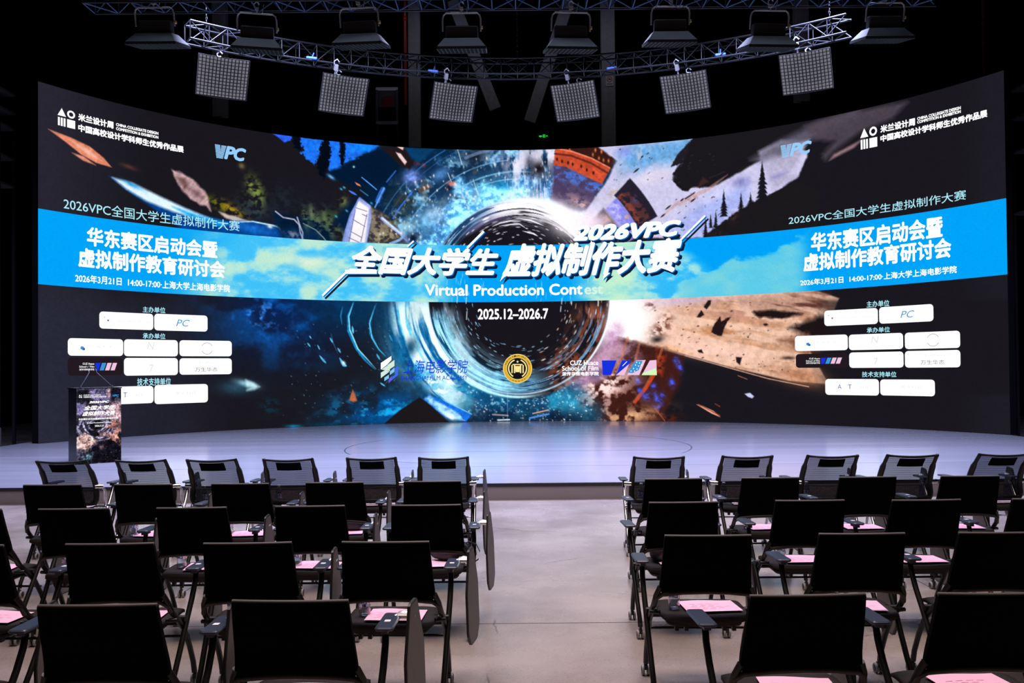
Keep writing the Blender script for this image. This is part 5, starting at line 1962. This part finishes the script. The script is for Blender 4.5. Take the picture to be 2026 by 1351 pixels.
# scaffold shelving at the left edge and right edge
for side, lb in ((-1, 'dark storage rack with pale shelf edges at the left edge'), (1, 'dark storage rack with pale shelf edges at the right edge')):
    Y = 19.6
    x = at(10 if side < 0 else 2024, 400, Y).x + (-.42 if side < 0 else .42)
    rk = empty('storage_rack', (x, Y, 0))
    tag(rk, lb, 'rack')
    for sx in (-1, 1):
        for sy in (-1, 1):
            b = MB(); b.box((sx * .45, sy * .3, 3.7), (.06, .06, 7.4)); b.build('upright', 'lamp_body', rk)
    for py in ((181, 218, 250, 310, 365) if side < 0 else (172, 230, 296, 420)):
        z = at(5 if side < 0 else 2020, py, Y).z
        b = MB(); b.box((0, 0, z), (.96, .64, .05)); b.build('shelf', 'rack_edge', rk)
# ---------------------------------------------------------------- lectern with printed front
LA = 40
lec = empty('lectern', (-6.98, 14.52, STAGE_Z), R(LA))       # origin: middle of the front face at the floor
tag(lec, 'black lectern with a printed contest poster front and two microphones on stage left', 'lectern')
LW, LD, LH = .70, .54, 1.26
b = MB()
b.box((0, LD / 2, LH / 2), (LW, LD, LH))
b.box((0, LD / 2, LH + .008), (LW + .03, LD + .03, .016))
b.build('body', 'lectern_black', lec)
# printed poster as a small coloured mesh
gx, gz = 150, 260
us, ws = np.meshgrid(np.linspace(0, 1, gx + 1), np.linspace(0, 1, gz + 1))
pp = Paint(us * 100, (1 - ws) * 178)
F_ = pp.fbm
x_, y_ = pp.X, pp.Y
pp.I[:] = np.array([34, 32, 42], np.float32) / 255
nn = F_(x_ / 17, y_ / 17, 5, 200)
pp.over(sst(nn, .48, .62) * .8, (104, 98, 128))
pp.poly([(28, 0), (72, 0), (66, 32), (50, 40), (34, 24)], (110, 100, 140), 3, 4)
pp.poly([(68, 2), (78, 0), (74, 20), (70, 22)], (200, 160, 160), 2, 2)
pp.poly([(0, 0), (28, 0), (30, 30), (10, 34), (0, 34)], (24, 24, 34), 3, 3)
pp.poly([(78, 0), (100, 0), (100, 20), (78, 24)], (22, 22, 34), 3, 3)
pp.poly([(0, 30), (16, 44), (24, 52), (10, 62), (0, 62)], (108, 100, 150), 2, 3)
pp.poly([(70, 40), (100, 30), (100, 95), (76, 90), (66, 60)], (176, 136, 148), 4, 8)
pp.blob(50, 60, 32, 18, (200, 170, 200), .7, 0)
rr2 = np.hypot((x_ - 46) / 1.25, y_ - 86)
tt2 = np.degrees(np.arctan2(y_ - 86, x_ - 46))
sw2 = F_(rr2 / 2.6, tt2 / 50, 3, 210)
an = sst(rr2, 9, 14) * (1 - sst(rr2, 34, 44))
pp.over(an * sst(y_, 66, 84) * .9, (48, 46, 66))
pp.over(an * sst(y_, 66, 84) * sst(sw2, .48, .6) * .85, (176, 170, 205))
pp.over((1 - sst(rr2, 9, 14)), (16, 14, 20))
tq = lambda x, y: sst(pp.fbm(x / 9, y / 9, 4, 220), .38, .55)
pp.poly([(66, 84), (100, 66), (100, 150), (86, 130), (70, 112)], (186, 122, 104), 3, 4, tex=tq)
pp.blob(92, 92, 16, 8, (24, 20, 26), .9, 20, tq)
pp.blob(72, 112, 26, 12, (214, 160, 156), .9, 20, tq)
pp.poly([(0, 116), (18, 104), (44, 124), (26, 146), (0, 140)], (214, 172, 168), 2, 3)
pp.poly([(24, 100), (42, 94), (50, 112), (36, 118)], (22, 18, 26), 2, 4)
pp.poly([(28, 150), (48, 128), (78, 122), (100, 148), (100, 178), (34, 178)], (18, 16, 26), 2, 4)
pp.blob(24, 160, 13, 8, (112, 176, 192), 1, 30, tq)
pp.blob(56, 140, 6, 5, (160, 120, 130), .7, 0, tq)
for k in range(90):
    pp.blob(rnd.uniform(2, 98), rnd.uniform(40, 170), .7, .6, (200, 190, 210), rnd.uniform(.2, .8))
dt = pp.fbm(x_ / 3.2, y_ / 3.2, 3, 230) + .6 * pp.fbm(x_ / 9, y_ / 9, 3, 235)
pp.I *= (1 + (dt - .76) * 1.7)[..., None]
co = np.clip(pp.I, 0, 1)
lin = np.where(co <= .04045, co / 12.92, ((co + .055) / 1.055) ** 2.4)
pm = bpy.data.meshes.new('poster')
vv = np.stack([(us - .5) * LW, np.full(us.shape, -.004), ws * LH], -1).reshape(-1, 3)
ix = np.arange(vv.shape[0]).reshape(us.shape)
qq = np.stack([ix[:-1, :-1], ix[:-1, 1:], ix[1:, 1:], ix[1:, :-1]], -1).reshape(-1, 4)
pm.from_pydata(vv.tolist(), [], qq.tolist())
ca = pm.color_attributes.new('print', 'FLOAT_COLOR', 'POINT')
ca.data.foreach_set('color', np.concatenate([lin, np.ones(lin.shape[:2] + (1,))], -1).astype(np.float32).ravel())
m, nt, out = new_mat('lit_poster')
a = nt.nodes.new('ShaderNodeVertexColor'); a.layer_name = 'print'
e = nt.nodes.new('ShaderNodeEmission'); e.inputs[1].default_value = .92  # printed front is given its own glow
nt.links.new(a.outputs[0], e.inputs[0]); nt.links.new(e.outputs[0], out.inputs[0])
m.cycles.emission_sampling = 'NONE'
pm.materials.append(m)
po = bpy.data.objects.new('poster', pm)
COL.objects.link(po)
po.parent = lec


def lec_text(mb, txt, u0, w0, u1, w1, bold=.02, sh=0.0, d=-.008):
    uv, f = unit(txt, bold, sh)
    mb.add([((u0 + (u1 - u0) * u - .5) * LW, d, (w0 + (w1 - w0) * w) * LH) for u, w in uv], f)


b = MB()
lec_text(b, '2026VPC', .27, .805, .73, .835, .05, .3)
lec_text(b, '全国大学生', .16, .715, .86, .775, .03, .3)
lec_text(b, '虚拟制作大赛', .12, .64, .87, .70, .03, .3)
lec_text(b, '华东赛区启动会暨虚拟制作教育研讨会', .04, .585, .93, .61, .03)
lec_text(b, 'Virtual Production Contest', .22, .535, .78, .555, .01)
lec_text(b, '2026.3.21', .40, .49, .60, .515, .02)
lec_text(b, '米兰设计周 CHINA COLLEGIATE', .15, .905, .54, .925, .02)
lec_text(b, '中国高校设计学科师生优秀作品展', .15, .88, .66, .90, .02)
lec_text(b, '▲O', .05, .905, .12, .925, .0)
for k in range(3):
    b.box(((.055 + .012 * k - .5) * LW, -.008, .89 * LH), (.004, .001, .022))
b.box(((.105 - .5) * LW, -.008, .89 * LH), (.016, .001, .022))
b.tube([((.82 - .5) * LW, -.009, .70 * LH), ((.93 - .5) * LW, -.009, .79 * LH)], .002, 4)
b.build('poster_lettering', 'led_white', lec)
b = MB()
lec_text(b, 'VPC', .80, .885, .95, .915, .04, .25)
b.build('contest_mark', 'led_vpc_deep', lec)
for x0, x1, zt in ((-.22, -.05, .42), (.18, .10, .44)):
    b = MB()
    xb, xm, xt = x0, x0 + (x1 - x0) * .80, x1
    if x0 > 0:
        xb, xm, xt = .26, .02, .01
    else:
        xb, xm, xt = -.24, -.10, -.10
    b.tube([(xb, .2, LH + .016), (xb, .2, LH + .05)], .016, 8)
    b.tube([(xb, .2, LH + .03), (xb + (xm - xb) * .5, .20, LH + .15), (xm, .22, LH + .27), (xt, .26, LH + .34)], .006, 6)
    mi_ = b.build('gooseneck_microphone', 'mic_metal', lec)
    b = MB()
    b.tube([(xt, .26, LH + .335), (xt, .265, LH + .35), (xt, .275, LH + .385)], [.008, .012, .010], 8)
    b.build('microphone_capsule', 'lamp_body', mi_)
# equipment box beyond the stage at the far left
b = MB()
p = atz(8, 888, STAGE_Z)
b.rbox((-11.25, 17.7, .31), (1.0, .8, .62), .03)
tag(b.build('equipment_case', 'cabinet_grey'), 'taupe equipment case on the floor at the far left of the stage', 'case')
# ---------------------------------------------------------------- chairs
# local frame: origin on the floor below the top of the back, +Y towards the stage


def back_profile(front):
    if front:
        return [(-.03, .925), (.03, .865), (.085, .80), (.135, .73), (.165, .66), (.172, .60), (.165, .545), (.168, .50)]
    return [(.0, .88), (.018, .82), (.040, .75), (.062, .69), (.078, .64), (.085, .60), (.088, .565)]


def interp(pr, t):
    q = t * (len(pr) - 1)
    i = min(int(q), len(pr) - 2)
    f = q - i
    return (pr[i][0] * (1 - f) + pr[i + 1][0] * f, pr[i][1] * (1 - f) + pr[i + 1][1] * f)


def make_chair(front=False, aisle=False):
    root = empty('training_chair')
    fr = 'chrome' if front else 'frame_black'
    # seat cushion: rounded, dished, falling away at the front
    b = MB()
    def seat(u, v, top=True):
        x, y = (u - .5) * 2, v
        sx = .235 * (1 - .10 * abs(2 * v - 1) ** 3)
        ex = abs(x) ** 4
        z = .462 - .012 * (1 - x * x) - .035 * max(0, (v - .7) / .3) ** 2 - .012 * ex
        if not top:
            z = .415 - .025 * max(0, (v - .7) / .3) ** 2 + .012 * ex
        yy = .03 + v * .47
        yy += (.03 * abs(x) ** 3) * (1 if v < .5 else -1)
        return (x * sx, yy, z)
    nu, nv = 14, 12
    t0 = [seat(i / nu, j / nv) for j in range(nv + 1) for i in range(nu + 1)]
    b0 = [seat(i / nu, j / nv, False) for j in range(nv + 1) for i in range(nu + 1)]
    off = len(t0)
    fs = []
    for j in range(nv):
        for i in range(nu):
            a = j * (nu + 1) + i
            fs += [(a, a + 1, a + nu + 2, a + nu + 1), (off + a, off + a + nu + 1, off + a + nu + 2, off + a + 1)]
    rim = [i for i in range(nu + 1)] + [(j + 1) * (nu + 1) - 1 for j in range(1, nv + 1)] + [nv * (nu + 1) + i for i in range(nu - 1, -1, -1)] + [j * (nu + 1) for j in range(nv - 1, 0, -1)]
    fs += [(rim[k], rim[(k + 1) % len(rim)], off + rim[(k + 1) % len(rim)], off + rim[k]) for k in range(len(rim))]
    b.add(t0 + b0, fs, True)
    b.build('seat', 'seat_fabric', root)
    b = MB()
    b.rbox((0, .27, .402), (.40, .38, .03), .05)
    for x in (-.15, -.10, .10, .15):
        b.box((x, .10, .385), (.02, .03, .035))
    b.build('seat_pan', 'black_plastic', root)
    # backrest
    pr = back_profile(front)
    th = .012
    def bp(u, v, dy=0.0, inset=0.0):
        x = (u - .5) * 2
        y, z = interp(pr, v)
        hw = (.222 + .022 * v - (.018 * max(0, (v - .8) / .2) ** 2)) - inset
        bend = -.030 * (1 - x * x) if front else -.012 * (1 - x * x)
        sag = -.012 * (1 - x * x) * (1 - v) ** 2 if front else .0
        return (x * hw, y + dy + bend, z + sag)
    if not front:
        b = MB()
        nu, nv = 12, 14
        A = [bp(i / nu, j / nv, -th) for j in range(nv + 1) for i in range(nu + 1)]
        B_ = [bp(i / nu, j / nv, th) for j in range(nv + 1) for i in range(nu + 1)]
        off = len(A)
        fs = []
        for j in range(nv):
            for i in range(nu):
                a = j * (nu + 1) + i
                fs += [(a, a + 1, a + nu + 2, a + nu + 1), (off + a, off + a + nu + 1, off + a + nu + 2, off + a + 1)]
        rim = [i for i in range(nu + 1)] + [(j + 1) * (nu + 1) - 1 for j in range(1, nv + 1)] + [nv * (nu + 1) + i for i in range(nu - 1, -1, -1)] + [j * (nu + 1) for j in range(nv - 1, 0, -1)]
        fs += [(rim[k], rim[(k + 1) % len(rim)], off + rim[(k + 1) % len(rim)], off + rim[k]) for k in range(len(rim))]
        b.add(A + B_, fs, False)
        back = b.build('backrest', 'black_fabric', root)
        b = MB()
        b.tube([Vector(bp(u, 0)) + Vector((0, 0, .002)) for u in np.linspace(0, 1, 11)], .0085, 8)
        b.build('top_rail', 'lit_top_edge', back)  # lighter grey strip added for the light on the back's top edge
        b = MB()
        b.tube([(-.262, .115, .50), (-.255, .098, .535), (-.225, .080, .560), (-.12, .070, .572), (0, .066, .576), (.12, .070, .572), (.225, .080, .560), (.255, .098, .535), (.262, .115, .50)], .012, 8)
        b.build('lower_rail', 'lower_rail', back)
    else:
        b = MB()
        ring = [bp(0, v) for v in np.linspace(0, 1, 12)] + [bp(u, 1) for u in np.linspace(.1, .9, 9)] + [bp(1, v) for v in np.linspace(1, 0, 12)]
        b.tube(ring, [.017] * 3 + [.026] * (len(ring) - 6) + [.017] * 3, 8)
        back = b.build('backrest', 'black_plastic', root)
        b = MB()
        b.tube([Vector(bp(0, 0)) + Vector((-.012, -.012, .004))] + [bp(u, 0) for u in np.linspace(0.02, .98, 11)] + [Vector(bp(1, 0)) + Vector((.012, -.012, .004))], .010, 8)
        b.build('top_rail', 'black_plastic', back)
        b = MB()
        b.grid(lambda u, v: bp(.04 + .92 * u, .02 + .62 * v), 10, 10)
        b.build('mesh_panel', 'mesh_back', back)
        b = MB()
        b.grid(lambda u, v: bp(.04 + .92 * u, .64 + .33 * v), 10, 6)
        b.build('lumbar_panel', 'dense_mesh', back)
        b = MB()
        b.tube([bp(u, .64, -.006) for u in np.linspace(.03, .97, 9)], .006, 6)
        b.build('lumbar_bar', 'black_plastic', back)
        b = MB()
        A = [bp(.25 + .50 * i / 6, .05 + .19 * j / 3, -.014) for j in range(4) for i in range(7)]
        B_ = [(x, y + .022, z) for x, y, z in A]
        fs = []
        for j in range(3):
            for i in range(6):
                a = j * 7 + i
                fs += [(a, a + 1, a + 8, a + 7), (28 + a, 28 + a + 7, 28 + a + 8, 28 + a + 1)]
        rim = list(range(7)) + [13, 20, 27] + [26, 25, 24, 23, 22, 21] + [14, 7]
        fs += [(rim[k], rim[(k + 1) % len(rim)], 28 + rim[(k + 1) % len(rim)], 28 + rim[k]) for k in range(len(rim))]
        b.add(A + B_, fs)
        b.build('head_panel', 'black_fabric', back)
    yb = .15 if front else .10
    for s in (-1, 1):
        # arm-to-rear-caster leg, curved
        b = MB()
        b.tube([(s * .287, .43, .635), (s * .290, .405, .585), (s * .290, .355, .51), (s * .288, .285, .42), (s * .285, .21, .31), (s * .282, .13, .20), (s * .28, .06, .115), (s * .28, .045, .075)], .0155, 8)
        b.build('leg', fr, root)
        b = MB()
        if front:
            b.tube([(s * .262, yb - .01, .66), (s * .275, yb + .04, .655), (s * .285, yb + .09, .62), (s * .281, yb + .11, .55), (s * .275, .29, .43), (s * .272, .36, .30), (s * .27, .43, .16), (s * .27, .45, .075)], .0125, 8)
        else:
            b.tube([(s * .236, yb - .02, .60), (s * .255, yb + .0, .55), (s * .262, yb + .03, .50), (s * .268, .20, .44), (s * .270, .29, .36), (s * .27, .37, .25), (s * .27, .43, .14), (s * .27, .45, .075)], .0155, 8)
        b.build('leg', fr, root)
        b = MB()
        b.tube([(s * .235, .25, .43), (s * .292, .25, .43)], .018, 8)
        b.tube([(s * .235, .12, .455), (s * .28, .15, .45)], .012, 6)
        if front:
            b.tube([(s * .235, yb - .005, .66), (s * .30, yb + .02, .66)], .022, 8)
        b.build('hinge', 'chrome' if front else 'frame_black', root)
        # arm pad
        b = MB()
        b.rbox((s * .294, .47, .666), (.080, .262, .016), .018, Matrix.Rotation(R(-2), 3, 'X'))
        b.box((s * .288, .43, .650), (.030, .09, .024))
        pad = b.build('armrest', 'pad_plastic', root)
        # casters
        for (cx_, cy_) in ((.28, .035), (.27, .46)):
            b = MB()
            b.tube([(s * cx_, cy_, .10), (s * cx_, cy_, .058)], .009, 6)
            b.box((s * cx_, cy_, .050), (.020, .034, .026))
            ca_ = b.build('caster', 'caster_hub', root)
            b = MB()
            for q in (-1, 1):
                x = s * cx_ + q * .015
                b.lathe([(.018, -.008), (.026, -.008), (.0285, -.004), (.0285, .004), (.026, .008), (.018, .008)], (x, cy_ + .012, .0285), 16, 'X')
            b.build('wheel_rim', 'caster_tread', ca_)
            b = MB()
            for q in (-1, 1):
                x = s * cx_ + q * .015
                b.lathe([(.0, -.0088), (.020, -.0088), (.020, .0088), (.0, .0088)], (x, cy_ + .012, .0285), 14, 'X')
            b.build('wheel_hub', 'caster_hub', ca_)
    b = MB()
    b.tube([(-.28, .25, .405), (.28, .25, .405)], .0125, 8)
    b.tube([(-.27, .37, .30), (.27, .37, .30)], .008, 6)
    b.build('cross_bar', fr, root)
    # stowed writing tablet: paddle hanging beside the arm, narrow at its top
    ox = .385 if aisle else .335
    b = MB()
    b.tube([(.31, .555, .660), ((.31 + ox) / 2, .575, .675), (ox, .57, .668)], .014, 8)
    b.rbox(((.31 + ox) / 2 + .01, .565, .668), (ox - .300, .06, .026), .008)
    b.build('tablet_hinge', 'bright_metal', root)
    yw = R(-9 if aisle else -1.5)
    out2 = [(-.045, .738), (.030, .745), (.050, .735), (.120, .56), (.130, .53), (.130, .30), (.120, .275), (.070, .222), (.050, .215), (-.070, .215), (-.090, .222), (-.132, .275), (-.138, .30), (-.138, .50), (-.130, .53), (-.060, .730)]
    Tp = lambda x, y, z: (ox + (x + .03 * (.70 - z)) * math.cos(yw) - y * math.sin(yw), .535 + y * math.cos(yw), z)
    b = MB()
    A = [Tp(0, y, z) for y, z in out2]
    B_ = [Tp(.012, y, z) for y, z in out2]
    n = len(out2)
    b.add(A + B_, [tuple(range(n))[::-1], tuple(range(n, 2 * n))] + [(i, (i + 1) % n, n + (i + 1) % n, n + i) for i in range(n)])
    tb = b.build('writing_tablet', 'tablet_dark' if front else 'tablet_edge', root)
    b = MB()
    ins = [(y * .95, .48 + (z - .48) * .97) for y, z in out2]
    b.add([Tp(.0128, y, z) for y, z in ins], [tuple(range(n))])
    b.add([Tp(-.0008, y, z) for y, z in ins], [tuple(range(n))])
    b.build('tablet_face', 'tablet_dark' if front else 'tablet_face', tb)
    return root


def sticker(root, s):
    b = MB()
    b.rbox((s * .292, .455, .6755), (.026, .034, .0012), .004, Matrix.Rotation(R(-3), 3, 'X'))
    return b.build('label_sticker', 'sticker', root)


# items that lie on the seats
def make_bottle():
    root = empty('water_bottle')
    b = MB()
    b.lathe([(0, .0), (.026, .0), (.031, .006), (.031, .055), (.028, .062), (.031, .07), (.031, .115), (.027, .14), (.014, .165), (.0125, .178), (0, .178)], (0, 0, 0), 16)
    b.build('body', 'clear_plastic', root)
    b = MB()
    b.lathe([(.0318, .062), (.0318, .112)], (0, 0, 0), 16)
    b.build('label_band', 'bottle_label', root)
    b = MB()
    b.lathe([(0, .176), (.015, .176), (.015, .192), (0, .193)], (0, 0, 0), 12)
    b.build('cap', 'bottle_cap', root)
    return root


def make_paper(mat):
    root = empty('handout_sheet')
    b = MB()
    b.grid(lambda u, v: ((u - .5) * .297, (v - .5) * .21, .0015 + .003 * math.sin(u * 5) * v), 8, 5)
    b.build('sheet', mat, root)
    b = MB()
    for k in range(5):
        y = -.06 + k * .022
        for j in range(3 + k % 3):
            b.box((-.09 + j * .045 + .01 * (k % 2), y, .0049), (.03, .004, .0002))
    b.build('printed_lines', 'print_ink', root)
    return root


ROWS = [
    # name, depth of the back's top (left block, right block), top y, centre x list left / right
    ('front', 8.10, 7.95, [(124, 908), (281, 907), (420, 908), (572, 907), (735, 906), (878, 906)], [(1303, 904), (1478, 899), (1645, 896), (1801, 895), (1982, 893)]),
    ('second', 6.68, 6.72, [(101, 957), (284, 958), (477, 955), (662, 956), (855, 953)], [(1332, 947), (1524, 945), (1716, 941), (1918, 941)]),
    ('third', 5.53, 5.57, [(-66, 1002), (148, 1003), (381, 1001), (613, 1000), (843, 1001)], [(1351, 992), (1603, 992), (1830, 987), (2068, 985)]),
    ('fourth', 4.39, 4.45, [(-75, 1074), (218, 1073), (492, 1072), (764, 1071)], [(1401, 1060), (1708, 1060), (1985, 1057)]),
    ('rear', 3.26, 3.30, [(-228, 1190), (198, 1190), (572, 1189)], [(1596, 1176), (1968, 1176)]),
]
ORDN = ['first', 'second', 'third', 'fourth', 'fifth', 'sixth']
mesh_proto = make_chair(True)
mesh_aisle = make_chair(True, True)
black_proto = make_chair(False)
black_aisle = make_chair(False, True)
st_proto = [sticker(None, -1), sticker(None, 1)]
bottle_proto = make_bottle()
pink_proto = make_paper('pink_paper')
pale_proto = make_paper('pink_pale')
KIDS.clear()
NOTAB = set()
used_papers = used_bottles = 0
BOTTLE_AT = {('front', 'L', 3): (-.05, .24), ('front', 'R', 0): (-.13, .2), ('front', 'R', 1): (-.13, .2), ('front', 'L', 2): (.1, .24), ('second', 'L', 1): None,
             }
for rn, dl, dr, LL, RR in ROWS:
    for sd, dep_, lst in (('L', dl, LL), ('R', dr, RR)):
        for k, (px, py) in enumerate(lst):
            p = at(px, py, dep_)
            aisle = (sd == 'L' and k == len(lst) - 1)
            if rn == 'front':
                o = copy_tree(mesh_aisle if aisle else mesh_proto)
            else:
                o = copy_tree(black_aisle if aisle else black_proto)
            rz = rnd.uniform(-1.6, 1.6)
            if rn == 'front':
                rz = (2.5 if sd == 'R' else -2.5) * -1 + rnd.uniform(-.5, .5)
            dy = rnd.uniform(-.02, .02)
            o.location = (p.x, p.y + dy, 0)
            o.rotation_euler = (0, 0, R(rz))
            n_in = len(lst) - k if sd == 'L' else k + 1      # counted from the aisle
            where = {1: 'at the aisle', 2: 'second from the aisle', 3: 'third from the aisle', 4: 'fourth from the aisle', 5: 'fifth from the aisle', 6: 'sixth from the aisle'}[n_in]
            blk = 'left' if sd == 'L' else 'right'
            kindw = 'mesh-back chrome chair' if rn == 'front' else 'black training chair'
            tag(o, '%s, %s row, %s block, %s' % (kindw, rn, blk, where), 'chair', '%s of the %s row' % ('mesh chairs' if rn == 'front' else 'black chairs', rn))
            if rn != 'front':
                for s in (0, 1):
                    if rnd.random() < .55:
                        c = st_proto[s].copy()
                        COL.objects.link(c)
                        c.parent = next(q for q in bpy.data.objects if q.parent == o and q.name.startswith('armrest') and (q.data.vertices[0].co.x > 0) == (s == 1))
            M3 = Matrix.Rotation(R(rz), 3, 'Z')
            def put(proto_, x, y, z, r=0.0, first=False):
                c = copy_tree(proto_)
                q = M3 @ Vector((x, y, 0))
                c.location = (o.location.x + q.x, o.location.y + q.y, z)
                c.rotation_euler = (0, 0, R(rz + r))
                return c
            seat_of = 'on the %s-row chair, %s block, %s' % (rn, blk, where)
            vis = p.x > -99
            sx = .02 if sd == 'L' else -.02
            c = put(pink_proto if rn != 'front' else pale_proto, .03 + rnd.uniform(-.02, .02), .20 + rnd.uniform(-.02, .02), .4635, rnd.uniform(-7, 7))
            tag(c, 'pink handout sheet ' + seat_of, 'paper', 'handouts on the seats')
            if not (rn == 'rear') and not ((rn, sd, k) in {('third', 'R', 0), ('third', 'R', 2), ('second', 'L', 3), ('fourth', 'R', 1), ('second', 'R', 3)}):
                c = put(bottle_proto, -.145 + rnd.uniform(-.015, .02), (.25 if rn == 'front' else .18) + rnd.uniform(-.02, .03), .4600)
                tag(c, 'small clear water bottle ' + seat_of, 'bottle', 'water bottles on the seats')


def drop(o):
    for ch in kids(o):
        drop(ch)
    bpy.data.objects.remove(o)


for pz in (mesh_proto, mesh_aisle, black_proto, black_aisle, bottle_proto, pink_proto, pale_proto):
    drop(pz)
for pz in st_proto:
    bpy.data.objects.remove(pz)

# black bags left on seats
def bag(px, py, Y, label, strap=False, rz=0):
    p = at(px, py, Y)
    root = empty('shoulder_bag', (p.x, p.y, .462), R(rz))
    tag(root, label, 'bag')
    b = MB()
    b.grid(lambda u, v: (.14 * (1 if True else 0) * math.cos(2 * math.pi * u) * (abs(math.sin(math.pi * v)) ** .35) * (1 + .05 * math.sin(9 * u)), .075 * math.sin(2 * math.pi * u) * (abs(math.sin(math.pi * v)) ** .35), .005 + .115 * (1 - math.cos(math.pi * v)) / 2 + .006 * math.sin(12 * u) * math.sin(math.pi * v)), 24, 12)
    b.build('pouch', 'bag', root)
    b = MB()
    if strap:
        pts = [(.08, 0, .10), (.13, .02, .12), (.18, .02, .10), (.205, .02, .05), (.195, .02, .0), (.15, .02, -.03), (.11, .02, -.02)]
        vs = []
        for q in pts:
            vs += [(q[0], q[1] - .018, q[2]), (q[0], q[1] + .018, q[2])]
        b.add(vs, [(2 * i, 2 * i + 1, 2 * i + 3, 2 * i + 2) for i in range(len(pts) - 1)], True)
        b.add([(x, y, z - .004) for x, y, z in vs], [(2 * i, 2 * i + 1, 2 * i + 3, 2 * i + 2) for i in range(len(pts) - 1)], True)
    else:
        b.tube([(-.09, 0, .11), (-.05, .01, .15), (.05, .01, .15), (.09, 0, .11)], .006, 6)
    b.build('strap', 'bag', root)


bag(700, 1030, 6.98, 'rolled black bag on a second-row seat left of the aisle', rz=20)
bag(1308, 1110, 5.83, 'black bag on the third-row seat at the right of the aisle', rz=70)
bag(890, 1112, 5.86, 'black bag with hanging strap on the third-row seat left of the aisle', True)
